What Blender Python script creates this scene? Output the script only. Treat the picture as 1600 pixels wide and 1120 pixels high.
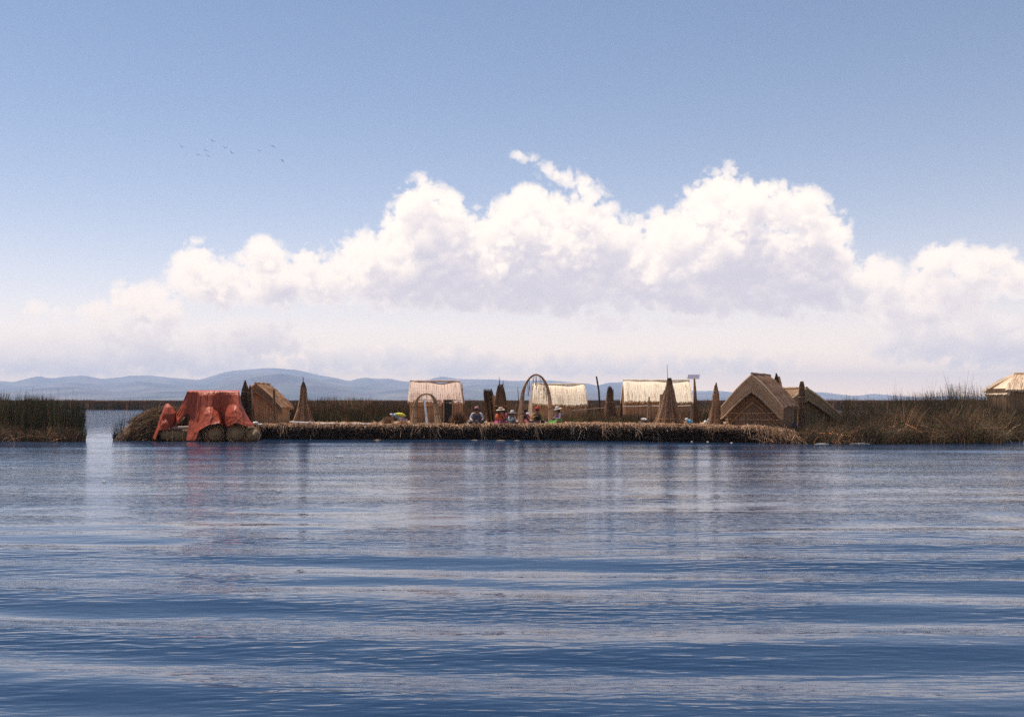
import bpy, bmesh, math, random, time
import numpy as np
from mathutils import Vector, Matrix
T0 = time.time()
R = math.radians
for o in list(bpy.data.objects): bpy.data.objects.remove(o)
scene = bpy.context.scene
COL = scene.collection
rnd = random.Random(7)
rng = np.random.default_rng(11)

# ------------------------------------------------------------------ camera
EYE = 1.9                                   # seated in a boat, 1.9 m over the lake
cam = bpy.data.objects.new('camera', bpy.data.cameras.new('camera'))
COL.objects.link(cam); scene.camera = cam
cam.location = (0, 0, EYE); cam.rotation_euler = (R(90), 0, 0)
cam.data.lens = 36; cam.data.sensor_width = 36; cam.data.sensor_fit = 'HORIZONTAL'
cam.data.shift_y = 65/1600
cam.data.clip_start = 0.1; cam.data.clip_end = 80000

# ------------------------------------------------------------------ view, render
scene.view_settings.view_transform = 'Standard'
scene.view_settings.look = 'None'
scene.view_settings.exposure = 0.45
scene.view_settings.gamma = 1.0
scene.view_settings.use_curve_mapping = False
scene.render.engine = 'CYCLES'
cy = scene.cycles
cy.max_bounces = 6; cy.diffuse_bounces = 2; cy.glossy_bounces = 3; cy.transmission_bounces = 2
cy.transparent_max_bounces = 6; cy.volume_bounces = 1
cy.caustics_reflective = False; cy.caustics_refractive = False
cy.sample_clamp_indirect = 6; cy.sample_clamp_direct = 0
cy.use_denoising = False; cy.denoiser = 'OPENIMAGEDENOISE'; cy.denoising_input_passes = 'RGB_ALBEDO_NORMAL'; cy.denoising_prefilter = 'ACCURATE'

# ------------------------------------------------------------------ sun
SUN = Vector((-0.30, 0.31, 0.90)).normalized()      # towards the sun: high, behind the island, a little left
sd = bpy.data.lights.new('sun', 'SUN'); sd.energy = 4.6; sd.angle = R(0.5); sd.color = (1.0, 0.89, 0.78)
sun = bpy.data.objects.new('sun', sd); COL.objects.link(sun)
sun.rotation_euler = (-SUN).to_track_quat('-Z', 'Y').to_euler()
sun.location = SUN*50
SKY_STRENGTH = 0.10
CLOUDS = [  # picture-measured bearings: (x, y, rx, ry, flatness, density)
 # left puffs
 (308,428,44,42,.9,1),(292,448,30,30,.8,1),(340,455,44,40,.9,1),(375,455,30,32,.9,1),
 (412,425,42,44,.95,1),(440,450,52,44,.9,1),(478,432,36,44,.95,1),(510,440,30,40,.9,1),
 (548,425,36,52,.95,1),(520,460,46,34,.9,.9),(590,425,46,58,.95,1),(610,460,50,36,.9,1),
 # centre tower
 (660,335,40,52,1,1.1),(645,372,48,56,1,1.1),(690,360,42,52,1,1.1),(655,425,66,70,.95,1.1),(720,375,36,48,1,1),
 (715,430,70,66,.95,1.1),(765,375,36,46,1,1),(830,345,52,46,1,1),(800,375,50,52,1,1),(800,430,80,66,.95,1),
 (870,350,38,44,1,1),(905,350,34,44,1,1),(880,410,70,70,.95,1),(945,380,34,48,1,1),(960,420,60,66,.95,1),
 (985,375,28,36,1,.9),(1028,370,30,36,1,1),(1050,395,46,56,1,1),(1020,440,70,58,.95,1),
 (1128,312,40,46,1,1.1),(1100,345,44,50,1,1.1),(1170,335,46,50,1,1.1),(1205,330,36,38,1,1),(1245,345,48,44,1,1),
 (1283,375,40,50,1,1),(1300,420,32,50,1,1),(1140,410,90,80,.95,1.2),(1230,425,86,68,.95,1.2),(1100,450,110,48,.9,1.1),(1270,455,56,44,.9,1.1),
 (740,465,150,34,.85,1),(900,468,140,32,.85,.9),(1170,475,150,30,.8,1),
 # right
 (1372,430,34,28,.9,.7),(1345,445,40,36,.9,.7),(1390,460,50,34,.9,.7),(1462,418,32,32,1,1),(1490,415,36,30,1,1),(1530,430,36,34,1,1),(1567,420,32,28,1,1),
 (1500,455,64,34,.9,1),(1440,465,44,34,.9,.8),(1590,440,44,34,.9,.8),(1350,480,70,24,.9,.7),(1430,488,80,20,.8,.7),
 (1540,520,46,26,.9,.7),(1600,540,56,36,1,.8),(1395,548,50,28,1,.8),(1470,545,70,36,1,.8),(1550,555,90,34,1,.8),(1440,505,80,30,1,.8),(1260,498,70,12,.9,.5),
 # low left bank
 (205,478,48,30,1,.9),(160,497,32,24,1,.8),(235,490,50,40,1,.9),(180,515,50,30,1,.8),(60,545,70,34,1,.9),(20,560,60,34,1,.9),(150,540,70,34,1,.8),(100,570,120,30,1,.8),(230,562,110,28,1,.7),
 (215,535,60,28,1,.7),(395,540,76,34,1,.8),(340,550,70,36,1,.8),(300,565,130,32,1,.8),(120,565,110,26,.9,.6),(450,545,44,20,.9,.5),
 (50,487,22,14,1,1),(96,491,30,12,1,1),(112,492,18,9,1,1),(-40,560,60,26,.9,.6),
 (620,565,120,24,1,.6),(720,575,100,22,1,.55),(520,570,80,26,1,.65),(900,575,140,20,1,.45),(1120,572,130,18,1,.4),
 # stray pieces
 (812,244,13,8,1,.5),(826,250,15,9,1,.5),(842,260,12,7,1,.35),(856,268,17,11,1,.5),(872,276,24,14,1,.6),(890,286,26,16,1,.6),(908,296,24,18,1,.8),(928,310,20,18,1,.7),(944,326,18,16,1,.7),(742,326,6,6,1,.5),
 (905,490,52,16,.9,.9),(950,504,46,14,.8,.8),(850,490,26,8,.8,.7),(1080,505,60,9,.9,.6),(960,515,40,8,.9,.5),
 (1480,380,0,0,1,1),
 # the bank goes on past both sides of the frame
 (1680,430,60,50,.95,1),(1740,410,60,60,.95,1),(1800,440,70,50,.95,1),(1900,455,80,50,.95,1),(2050,470,90,44,.9,1),(2200,480,90,40,.9,.9),
 (1690,530,80,34,.9,.6),(1850,545,120,34,.9,.6),(2100,555,140,30,.9,.6),
 (-120,500,70,40,.9,.8),(-220,470,70,50,.9,1),(-300,450,80,60,.9,1),(-420,460,90,56,.9,1),(-560,480,90,44,.9,.9),(-200,555,120,30,.9,.6),(-450,560,140,30,.9,.6),
]
RELIEF = .055
def bake_clouds(W=1800, H=330, D=60, seed=4):
    rng = np.random.default_rng(seed)
    PER = math.pi/2; s = W/PER                       # voxels per radian; the bank repeats every quarter turn
    U = (np.arange(W)+.5)/s - PER/2; V = (np.arange(H)+.5)/s; wz = 2.0/s
    # band-limited noise, isotropic
    n = rng.standard_normal((H, W, D)).astype(np.float32)
    F = np.fft.rfftn(n); del n
    kv = np.fft.fftfreq(H)[:,None,None]; ku = np.fft.fftfreq(W)[None,:,None]; kw = np.fft.rfftfreq(D)[None,None,:]/2
    k = np.sqrt(kv*kv+ku*ku+kw*kw).astype(np.float32)*s       # cycles per radian
    def band(fc, bw=.45):
        g = np.exp(-(np.log(np.maximum(k,1e-3)/fc)/bw)**2/2)
        x = np.fft.irfftn(F*g, s=(H,W,D), axes=(0,1,2)).astype(np.float32)
        return x/x.std()
    fld = np.zeros((H,W,D), np.float32)
    tot = 0
    for fc, a in ((16,.8),(32,.62),(64,.42),(125,.26),(230,.16)):
        b = band(fc)
        fld += a*(1.25*np.abs(b)-1.0); tot += a              # billows: creased valleys, round tops
    del F, k
    fld -= fld.mean()
    shp = np.full((H,W,D), -1.0, np.float32); den = np.zeros((H,W), np.float32)
    wc0 = D/2
    for i,(x,y,rx,ry,fl,dn) in enumerate(CLOUDS):
        if rx <= 0: continue
        az = math.atan((x-800)/1600.0); c = math.cos(az)
        cu = (az+PER/2)*s; cv = (625-y)/1600.0*c*s; ru = rx/1600.0*c*c*s; rv = ry/1600.0*c*s
        rr = max(2.2, min(ru, rv*1.15)/2*.9)
        cw = wc0 + rng.uniform(-1,1)*max(0, min(9, D/2-rr-3))*min(1, rv/25)
        e = 1.9
        u0,u1 = int(cu-ru*e), int(cu+ru*e)+2; v0,v1 = max(0,int(cv-rv*e)), min(H,int(cv+rv*e)+2)
        if v1 <= v0: continue
        ui = np.arange(u0,u1); vi = np.arange(v0,v1); wi = np.arange(D)
        dv = (vi-cv)/rv; dv = np.where(dv<0, dv/(.55 if fl>=1 else .62*fl+.1), dv)
        q = np.sqrt(((ui-cu)/ru)[None,:,None]**2 + dv[:,None,None]**2 + ((wi-cw)/rr)[None,None,:]**2)
        val = (1.0-q).astype(np.float32)
        size = min(1.0, rv/38.0)
        val = val*(0.45+.55*size)                             # small clouds: noise bites relatively more
        um = ui % W
        blk = shp[v0:v1][:,um]
        k_ = 0.12
        m = np.maximum(blk,val); m += k_*np.maximum(0, 1-np.abs(blk-val)/ .25)**2*.25
        shp[v0:v1, um] = np.where(val>-.9, m, blk)
        g = np.exp(-.5*(((ui-cu)/ru)[None,:]**2+((vi-cv)/rv)[:,None]**2)).astype(np.float32)
        dd = den[v0:v1][:,um]; den[v0:v1,um] = np.maximum(dd, g*dn)
    np.clip(fld, -1.6, 1.15, out=fld)
    d = np.clip((shp + .30*fld + .03)*5.0, 0, 1)
    d *= np.clip((shp+.50)*6, 0, 1)
    soft = np.clip(den*1.25, .12, 1)[:,:,None]
    d *= soft
    del shp
    # optical depth towards the sun: from behind, above and a little left
    su, sw = -.32, .22*1.0
    tau = np.zeros((W,D), np.float32); TAU = np.zeros((H,W,D), np.float32)
    KS = .055*815/s*1344/1280
    def shift(a, du, dw):
        i = math.floor(du); f = du-i
        a = (1-f)*np.roll(a,-i,0)+f*np.roll(a,-i-1,0)
        b = np.zeros_like(a); b[:,:-1] = a[:,1:]
        return (1-dw)*a+dw*b
    for j in range(H-1,-1,-1):
        tau = shift(tau, su, sw); TAU[j] = tau + d[j]*KS*.5
        tau = tau + d[j]*KS
    sunl = .50*np.exp(-TAU*1.6)+.50*np.exp(-TAU*.28)
    KV = .24
    od = np.cumsum(d, 2)*KV
    T0 = np.exp(-(od-d*KV)); a = T0*(1-np.exp(-d*KV))
    A = a.sum(2); L = (a*sunl).sum(2)/np.maximum(A,1e-4)
    Dm = (a*np.arange(D)[None,None,:]).sum(2)/np.maximum(A,1e-3)   # how far back the seen surface lies
    def blur(x, n):
        k_ = np.hanning(n+2)[1:-1]; k_ /= k_.sum()
        for ax in (0,1):
            x = sum(w*np.roll(x, i-n//2, ax) for i,w in enumerate(k_))
        return x
    rel = 0
    for n_, g_ in ((5,.5),(11,.9),(25,1.4)):                         # puffs that face up catch more sun than those that face down
        B_ = blur(Dm, n_); rel = rel + np.tanh(g_*(np.gradient(B_, axis=0)+.28*np.gradient(B_, axis=1)*-1))
    L = L+RELIEF*rel*np.clip(A*1.6-.6,0,1)
    edge = np.exp(-od[:,:,-1]*.35)                             # thin rims glow: light from behind
    return U, V, A.astype(np.float32), L.astype(np.float32), edge.astype(np.float32)

# ------------------------------------------------------------------ world: Nishita sky and a bank of cumulus
def nodes_of(idb):
    idb.use_nodes = True
    nt = idb.node_tree; nt.nodes.clear()
    return nt
def N(nt, typ, **kw):
    n = nt.nodes.new(typ)
    for k, v in kw.items():
        if k.startswith('i_'):
            key = k[2:]
            n.inputs[int(key) if key.isdigit() else key.replace('_', ' ')].default_value = v
        else: setattr(n, k, v)
    return n
def math_node(nt, op, a, b=None, c=None, clamp=False):
    n = nt.nodes.new('ShaderNodeMath'); n.operation = op; n.use_clamp = clamp
    for i, x in enumerate((a, b, c)):
        if x is None: continue
        if isinstance(x, (int, float)): n.inputs[i].default_value = x
        else: nt.links.new(x, n.inputs[i])
    return n.outputs[0]
def mix_rgb(nt, fac, a, b, blend='MIX'):
    n = nt.nodes.new('ShaderNodeMix'); n.data_type = 'RGBA'; n.blend_type = blend
    for i, x in ((0, fac), (6, a), (7, b)):
        if isinstance(x, (int, float)): n.inputs[i].default_value = x
        elif isinstance(x, (tuple, list)): n.inputs[i].default_value = tuple(x)+((1,) if len(x) == 3 else ())
        else: nt.links.new(x, n.inputs[i])
    return n.outputs[2]

world = bpy.data.worlds.new('World'); scene.world = world
def make_world():
    U, V, A, L, edge = bake_clouds()
    lit = np.array([1.05, .92, .80])*.92; shd = np.array([.52, .49, .555])
    x = np.clip((L-.10)/.70, 0, 1); x = x*x*(3-2*x)
    col = shd+(lit-shd)*x[:, :, None]
    col += (lit*1.02-col)*(edge*.55)[:, :, None]
    air = np.array([1.22, .90, .62])                      # far cloud seen through kilometres of lake air
    f = (.75*np.exp(-V/.050))[:, None, None]
    col = col*(1-f)+air*f
    A = A*(1-.12*np.exp(-V/.03))[:, None]
    img = bpy.data.images.new('cumulus_bank', len(U), len(V), alpha=True, float_buffer=True)
    img.colorspace_settings.name = 'Non-Color'; img.alpha_mode = 'CHANNEL_PACKED'
    px = np.ones((len(V), len(U), 4), np.float32); px[:, :, :3] = col; px[:, :, 3] = A
    px[-1, :, 3] = 0
    img.pixels.foreach_set(px.ravel()); img.update(); img.pack()
    nt = nodes_of(world)
    tc = N(nt, 'ShaderNodeTexCoord'); sep = N(nt, 'ShaderNodeSeparateXYZ'); nt.links.new(tc.outputs['Generated'], sep.inputs[0])
    X, Y, Z = sep.outputs
    az = math_node(nt, 'ARCTAN2', X, Y)
    hyp = math_node(nt, 'SQRT', math_node(nt, 'ADD', math_node(nt, 'MULTIPLY', X, X), math_node(nt, 'MULTIPLY', Y, Y)))
    el = math_node(nt, 'DIVIDE', Z, math_node(nt, 'MAXIMUM', hyp, 1e-4))
    # fine fraying below the resolution of the bake
    nz = N(nt, 'ShaderNodeTexNoise', noise_dimensions='3D'); nz.inputs['Scale'].default_value = 210; nz.inputs['Detail'].default_value = 3
    nt.links.new(tc.outputs['Generated'], nz.inputs['Vector'])
    ns = N(nt, 'ShaderNodeSeparateColor'); nt.links.new(nz.outputs['Color'], ns.inputs[0])
    az = math_node(nt, 'ADD', az, math_node(nt, 'MULTIPLY', math_node(nt, 'SUBTRACT', ns.outputs[0], .5), .006))
    el2 = math_node(nt, 'ADD', el, math_node(nt, 'MULTIPLY', math_node(nt, 'SUBTRACT', ns.outputs[1], .5), .006))
    u = math_node(nt, 'ADD', math_node(nt, 'DIVIDE', az, math.pi/2), .5)
    u = math_node(nt, 'FRACT', u)
    vmax = float(V[-1]+V[0])
    v = math_node(nt, 'DIVIDE', math_node(nt, 'MAXIMUM', el2, .0005), vmax)
    v = math_node(nt, 'MINIMUM', v, .9995)
    cmb = N(nt, 'ShaderNodeCombineXYZ'); nt.links.new(u, cmb.inputs[0]); nt.links.new(v, cmb.inputs[1])
    it = N(nt, 'ShaderNodeTexImage', image=img, interpolation='Cubic', extension='REPEAT'); nt.links.new(cmb.outputs[0], it.inputs[0])
    sky = N(nt, 'ShaderNodeTexSky', sky_type='NISHITA')
    sky.sun_disc = False; sky.sun_elevation = math.asin(SUN.z); sky.sun_rotation = math.atan2(SUN.x, SUN.y)
    sky.altitude = 3800; sky.air_density = 1.0; sky.dust_density = 1.4; sky.ozone_density = 1.0
    tint = mix_rgb(nt, 1.0, sky.outputs[0], SKY_TINT, 'MULTIPLY')
    # low over the lake the sky pales to a warm milky white
    g = math_node(nt, 'MULTIPLY', math_node(nt, 'EXPONENT', math_node(nt, 'DIVIDE', math_node(nt, 'MAXIMUM', el, 0), -.068)), .96)
    tint = mix_rgb(nt, g, tint, (19.5, 12.6, 6.4))
    g3 = math_node(nt, 'EXPONENT', math_node(nt, 'DIVIDE', math_node(nt, 'MAXIMUM', el, 0), -.022))
    tint = mix_rgb(nt, g3, tint, (12.0, 6.0, 0.6), 'ADD')
    g2 = math_node(nt, 'MULTIPLY', math_node(nt, 'EXPONENT', math_node(nt, 'DIVIDE', math_node(nt, 'MAXIMUM', el, 0), -.35)), .20)
    tint = mix_rgb(nt, g2, tint, (7.4, 7.4, 7.2))
    sc = N(nt, 'ShaderNodeVectorMath', operation='SCALE'); sc.inputs['Scale'].default_value = 1/SKY_STRENGTH
    nt.links.new(it.outputs['Color'], sc.inputs[0])
    mx = mix_rgb(nt, it.outputs['Alpha'], tint, sc.outputs[0])
    bg = N(nt, 'ShaderNodeBackground'); bg.inputs['Strength'].default_value = SKY_STRENGTH
    nt.links.new(mx, bg.inputs[0])
    out = N(nt, 'ShaderNodeOutputWorld'); nt.links.new(bg.outputs[0], out.inputs[0])
SKY_TINT = (.96, .99, .97)
make_world()
world.cycles.sampling_method = 'MANUAL'; world.cycles.sample_map_resolution = 1024

# ------------------------------------------------------------------ helpers
def P(px, py, d):                     # a bearing measured in the photograph, set at its real distance d (metres)
    return Vector(((px-800)*d/1600, d, EYE-(py-625)*d/1600))
def lerp(a, b, t): return a+(b-a)*t
def interp(x, pts): return float(np.interp(x, [p[0] for p in pts], [p[1] for p in pts]))

def tag(o, label=None, cat=None, group=None, kind=None):
    if label: o['label'] = label
    if cat: o['category'] = cat
    if group: o['group'] = group
    if kind: o['kind'] = kind
    return o
ORIGIN = {}
def thing(name, label, cat, loc, group=None):
    o = bpy.data.objects.new(name, None); COL.objects.link(o)
    o.location = loc; o.empty_display_size = .2; ORIGIN[o.name] = Vector(loc)
    return tag(o, label, cat, group)

class MB:                             # collects shapes, links them as one mesh object
    def __init__(s): s.v = []; s.f = []; s.c = []
    def add(s, vs, fs, col=(1, 1, 1)):
        k = len(s.v); s.v += [tuple(v) for v in vs]; s.f += [tuple(i+k for i in f) for f in fs]
        if len(col) == len(vs) and len(vs) != 3 and hasattr(col[0], '__len__'): s.c += [tuple(c) for c in col]
        else: s.c += [tuple(col)]*len(vs)
        return s
    def box(s, c, size, rot=None, col=(1, 1, 1)):
        vs = []
        for x in (-.5, .5):
            for y in (-.5, .5):
                for z in (-.5, .5):
                    p = Vector((x*size[0], y*size[1], z*size[2]))
                    if rot is not None: p = rot @ p
                    vs.append(p+Vector(c))
        return s.add(vs, [(0, 1, 3, 2), (4, 6, 7, 5), (0, 4, 5, 1), (2, 3, 7, 6), (0, 2, 6, 4), (1, 5, 7, 3)], col)
    def tube(s, pts, rad, n=6, col=(1, 1, 1), cap=True, jit=0):
        pts = [Vector(p) for p in pts]; m = len(pts)
        if isinstance(rad, (int, float)): rad = [rad]*m
        up = Vector((0, 0, 1)); vs = []; fs = []
        t0 = (pts[1]-pts[0]).normalized()
        a = t0.cross(up) if abs(t0.z) < .95 else t0.cross(Vector((1, 0, 0))); a.normalize()
        for i, p in enumerate(pts):
            t = (pts[min(i+1, m-1)]-pts[max(i-1, 0)]).normalized()
            a = (a-t*a.dot(t)).normalized(); b = t.cross(a)
            for k in range(n):
                th = 2*math.pi*k/n; r = rad[i]*(1+(rnd.uniform(-jit, jit) if jit else 0))
                vs.append(p+a*math.cos(th)*r+b*math.sin(th)*r)
        for i in range(m-1):
            for k in range(n):
                fs.append((i*n+k, i*n+(k+1) % n, (i+1)*n+(k+1) % n, (i+1)*n+k))
        if cap: fs += [tuple(range(n))[::-1], tuple((m-1)*n+k for k in range(n))]
        return s.add(vs, fs, col)
    def lathe(s, prof, n=14, origin=(0, 0, 0), rot=None, col=(1, 1, 1), squash=(1, 1)):
        vs = []; fs = []; m = len(prof); o = Vector(origin)
        for (r, z) in prof:
            for k in range(n):
                th = 2*math.pi*k/n; p = Vector((r*math.cos(th)*squash[0], r*math.sin(th)*squash[1], z))
                if rot is not None: p = rot @ p
                vs.append(p+o)
        for i in range(m-1):
            for k in range(n): fs.append((i*n+k, i*n+(k+1) % n, (i+1)*n+(k+1) % n, (i+1)*n+k))
        fs += [tuple(range(n))[::-1], tuple((m-1)*n+k for k in range(n))]
        return s.add(vs, fs, col)
    def ball(s, c, r, n=10, m=7, col=(1, 1, 1), rot=None):
        if isinstance(r, (int, float)): r = (r, r, r)
        prof = [(max(.001, math.sin(math.pi*i/m)), -math.cos(math.pi*i/m)) for i in range(m+1)]
        vs = []; fs = []
        for (q, z) in prof:
            for k in range(n):
                th = 2*math.pi*k/n; p = Vector((q*math.cos(th)*r[0], q*math.sin(th)*r[1], z*r[2]))
                if rot is not None: p = rot @ p
                vs.append(p+Vector(c))
        for i in range(m):
            for k in range(n): fs.append((i*n+k, i*n+(k+1) % n, (i+1)*n+(k+1) % n, (i+1)*n+k))
        return s.add(vs, fs, col)
    def build(s, name, mat, parent=None, smooth=False):
        return link_mesh(name, np.array(s.v, np.float32).reshape(-1, 3), s.f, mat, parent, np.array(s.c, np.float32), smooth)

def link_mesh(name, v, f, mat, parent=None, col=None, smooth=False):
    me = bpy.data.meshes.new(name)
    o = bpy.data.objects.new(name, me); COL.objects.link(o)
    if parent is not None:
        root = parent
        while root.parent: root = root.parent
        off = ORIGIN.get(root.name, Vector((0, 0, 0)))
        v = v-np.array(off, np.float32)
        o.parent = parent
    if isinstance(f, np.ndarray):
        nf, k = f.shape
        me.vertices.add(len(v)); me.vertices.foreach_set('co', v.astype(np.float32).ravel())
        me.loops.add(nf*k); me.loops.foreach_set('vertex_index', f.astype(np.int32).ravel())
        me.polygons.add(nf); me.polygons.foreach_set('loop_start', np.arange(0, nf*k, k, dtype=np.int32))
        me.polygons.foreach_set('loop_total', np.full(nf, k, np.int32))
        me.update(calc_edges=True)
    else:
        me.from_pydata(v.tolist(), [], f); me.update()
    if col is not None:
        a = me.attributes.new('Col', 'FLOAT_COLOR', 'POINT')
        c = np.ones((len(v), 4), np.float32); c[:, :3] = col; a.data.foreach_set('color', c.ravel())
    if smooth: me.polygons.foreach_set('use_smooth', np.ones(len(me.polygons), bool))
    me.materials.append(mat)
    return o

def strands_np(C, width, color, flat=False, tipw=.15, tipcol=None):
    """C (n,s,3) centre lines -> three-sided tapering stalks (or flat leaves)."""
    n, s, _ = C.shape
    t = np.gradient(C, axis=1); t /= np.linalg.norm(t, axis=2, keepdims=True)+1e-9
    ref = rng.normal(size=(n, 1, 3)); a = np.cross(t, np.broadcast_to(ref, t.shape)); a /= np.linalg.norm(a, axis=2, keepdims=True)+1e-9
    b = np.cross(t, a)
    w = np.asarray(width).reshape(-1, 1, 1)*np.linspace(1, tipw, s).reshape(1, s, 1)/2
    k = 2 if flat else 3
    vs = []
    for i in range(k):
        th = 2*math.pi*i/k
        vs.append(C+a*math.cos(th)*w+b*math.sin(th)*w)
    V = np.stack(vs, axis=2).reshape(n, s*k, 3)
    base = []
    for j in range(s-1):
        for i in range(1 if flat else k):
            base.append((j*k+i, j*k+(i+1) % k, (j+1)*k+(i+1) % k, (j+1)*k+i))
    F = (np.array(base)[None]+(np.arange(n)*s*k)[:, None, None]).reshape(-1, 4)
    color = np.asarray(color, float)
    if color.ndim == 0: color = np.full(3, float(color))
    c = np.broadcast_to(color.reshape(-1, 1, 3), (n, s*k, 3)).copy()
    if tipcol is not None:
        tt = np.repeat(np.linspace(0, 1, s)**5, k).reshape(1, -1, 1)
        c = c*(1-tt)+np.asarray(tipcol).reshape(1, 1, 3)*tt
    return V.reshape(-1, 3), F, c.reshape(-1, 3)
def strands(name, C, width, color, mat, parent=None, **kw):
    V, F, c = strands_np(C, width, color, **kw)
    return link_mesh(name, V, F, mat, parent, c)
def palette(n, cols, wts, jit=.22):
    cols = np.array(cols, float); w = np.array(wts, float); i = rng.choice(len(cols), n, p=w/w.sum())
    return cols[i]*np.exp(rng.normal(0, jit, (n, 1)))

# reed colours
STRAW = (.58, .42, .27); TAN = (.40, .265, .16); BROWN = (.235, .140, .083); DARK = (.10, .072, .052)
GREEN = (.060, .075, .030); DGREEN = (.032, .045, .020); PALE = (.72, .60, .46); OLIVE = (.12, .105, .05)

# ------------------------------------------------------------------ materials
def attr_mat(name, rough=.75, translucent=.0, noise=12.0, amt=.35, tint=(1, 1, 1), spec=.25, bump=0, stretch=(1, 1, 1)):
    m = bpy.data.materials.new(name); nt = nodes_of(m)
    out = N(nt, 'ShaderNodeOutputMaterial'); bs = N(nt, 'ShaderNodeBsdfPrincipled', i_Roughness=rough)
    bs.inputs['Specular IOR Level'].default_value = spec
    at = N(nt, 'ShaderNodeAttribute', attribute_name='Col')
    tc = N(nt, 'ShaderNodeTexCoord'); mp = N(nt, 'ShaderNodeMapping'); mp.inputs['Scale'].default_value = stretch
    nt.links.new(tc.outputs['Object'], mp.inputs[0])
    nz = N(nt, 'ShaderNodeTexNoise'); nz.inputs['Scale'].default_value = noise; nz.inputs['Detail'].default_value = 4
    nt.links.new(mp.outputs[0], nz.inputs['Vector'])
    k = math_node(nt, 'ADD', math_node(nt, 'MULTIPLY', nz.outputs[0], 2*amt), 1-amt)
    c = mix_rgb(nt, 1.0, at.outputs['Color'], tint, 'MULTIPLY')
    sc = N(nt, 'ShaderNodeVectorMath', operation='SCALE'); nt.links.new(c, sc.inputs[0]); nt.links.new(k, sc.inputs['Scale'])
    nt.links.new(sc.outputs[0], bs.inputs['Base Color'])
    if bump:
        bp = N(nt, 'ShaderNodeBump'); bp.inputs['Distance'].default_value = bump; nt.links.new(nz.outputs[0], bp.inputs['Height'])
        nt.links.new(bp.outputs[0], bs.inputs['Normal'])
    sh = bs.outputs[0]
    if translucent:
        tr = N(nt, 'ShaderNodeBsdfTranslucent'); nt.links.new(sc.outputs[0], tr.inputs[0])
        mx = N(nt, 'ShaderNodeMixShader'); mx.inputs[0].default_value = translucent
        nt.links.new(sh, mx.inputs[1]); nt.links.new(tr.outputs[0], mx.inputs[2]); sh = mx.outputs[0]
    nt.links.new(sh, out.inputs[0])
    return m
M_REED = attr_mat('reed', .7, .32, 3.0, .3, tint=(1.28, 1.17, 1.12))
M_THATCH = attr_mat('thatch', .8, .0, 9.0, .25, tint=(1.1, 1.06, 1.02), bump=.02)
M_MAT = attr_mat('reed_mat', .8, .0, 14.0, .3, tint=(1.25, 1.15, 1.08), stretch=(1, 1, .25), bump=.01)
M_BANK = attr_mat('wet_reed_bank', .85, .0, 5.0, .55, stretch=(.6, 1, 2.5), bump=.05)
M_WOOD = attr_mat('weathered_wood', .7, 0, 20, .35)
M_CLOTH = attr_mat('cloth', .85, .0, 25, .15, bump=.004)
M_PLAIN = attr_mat('plain_paint', .5, 0, 20, .08)
M_SKIN = attr_mat('skin', .55, 0, 30, .08)

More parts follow.
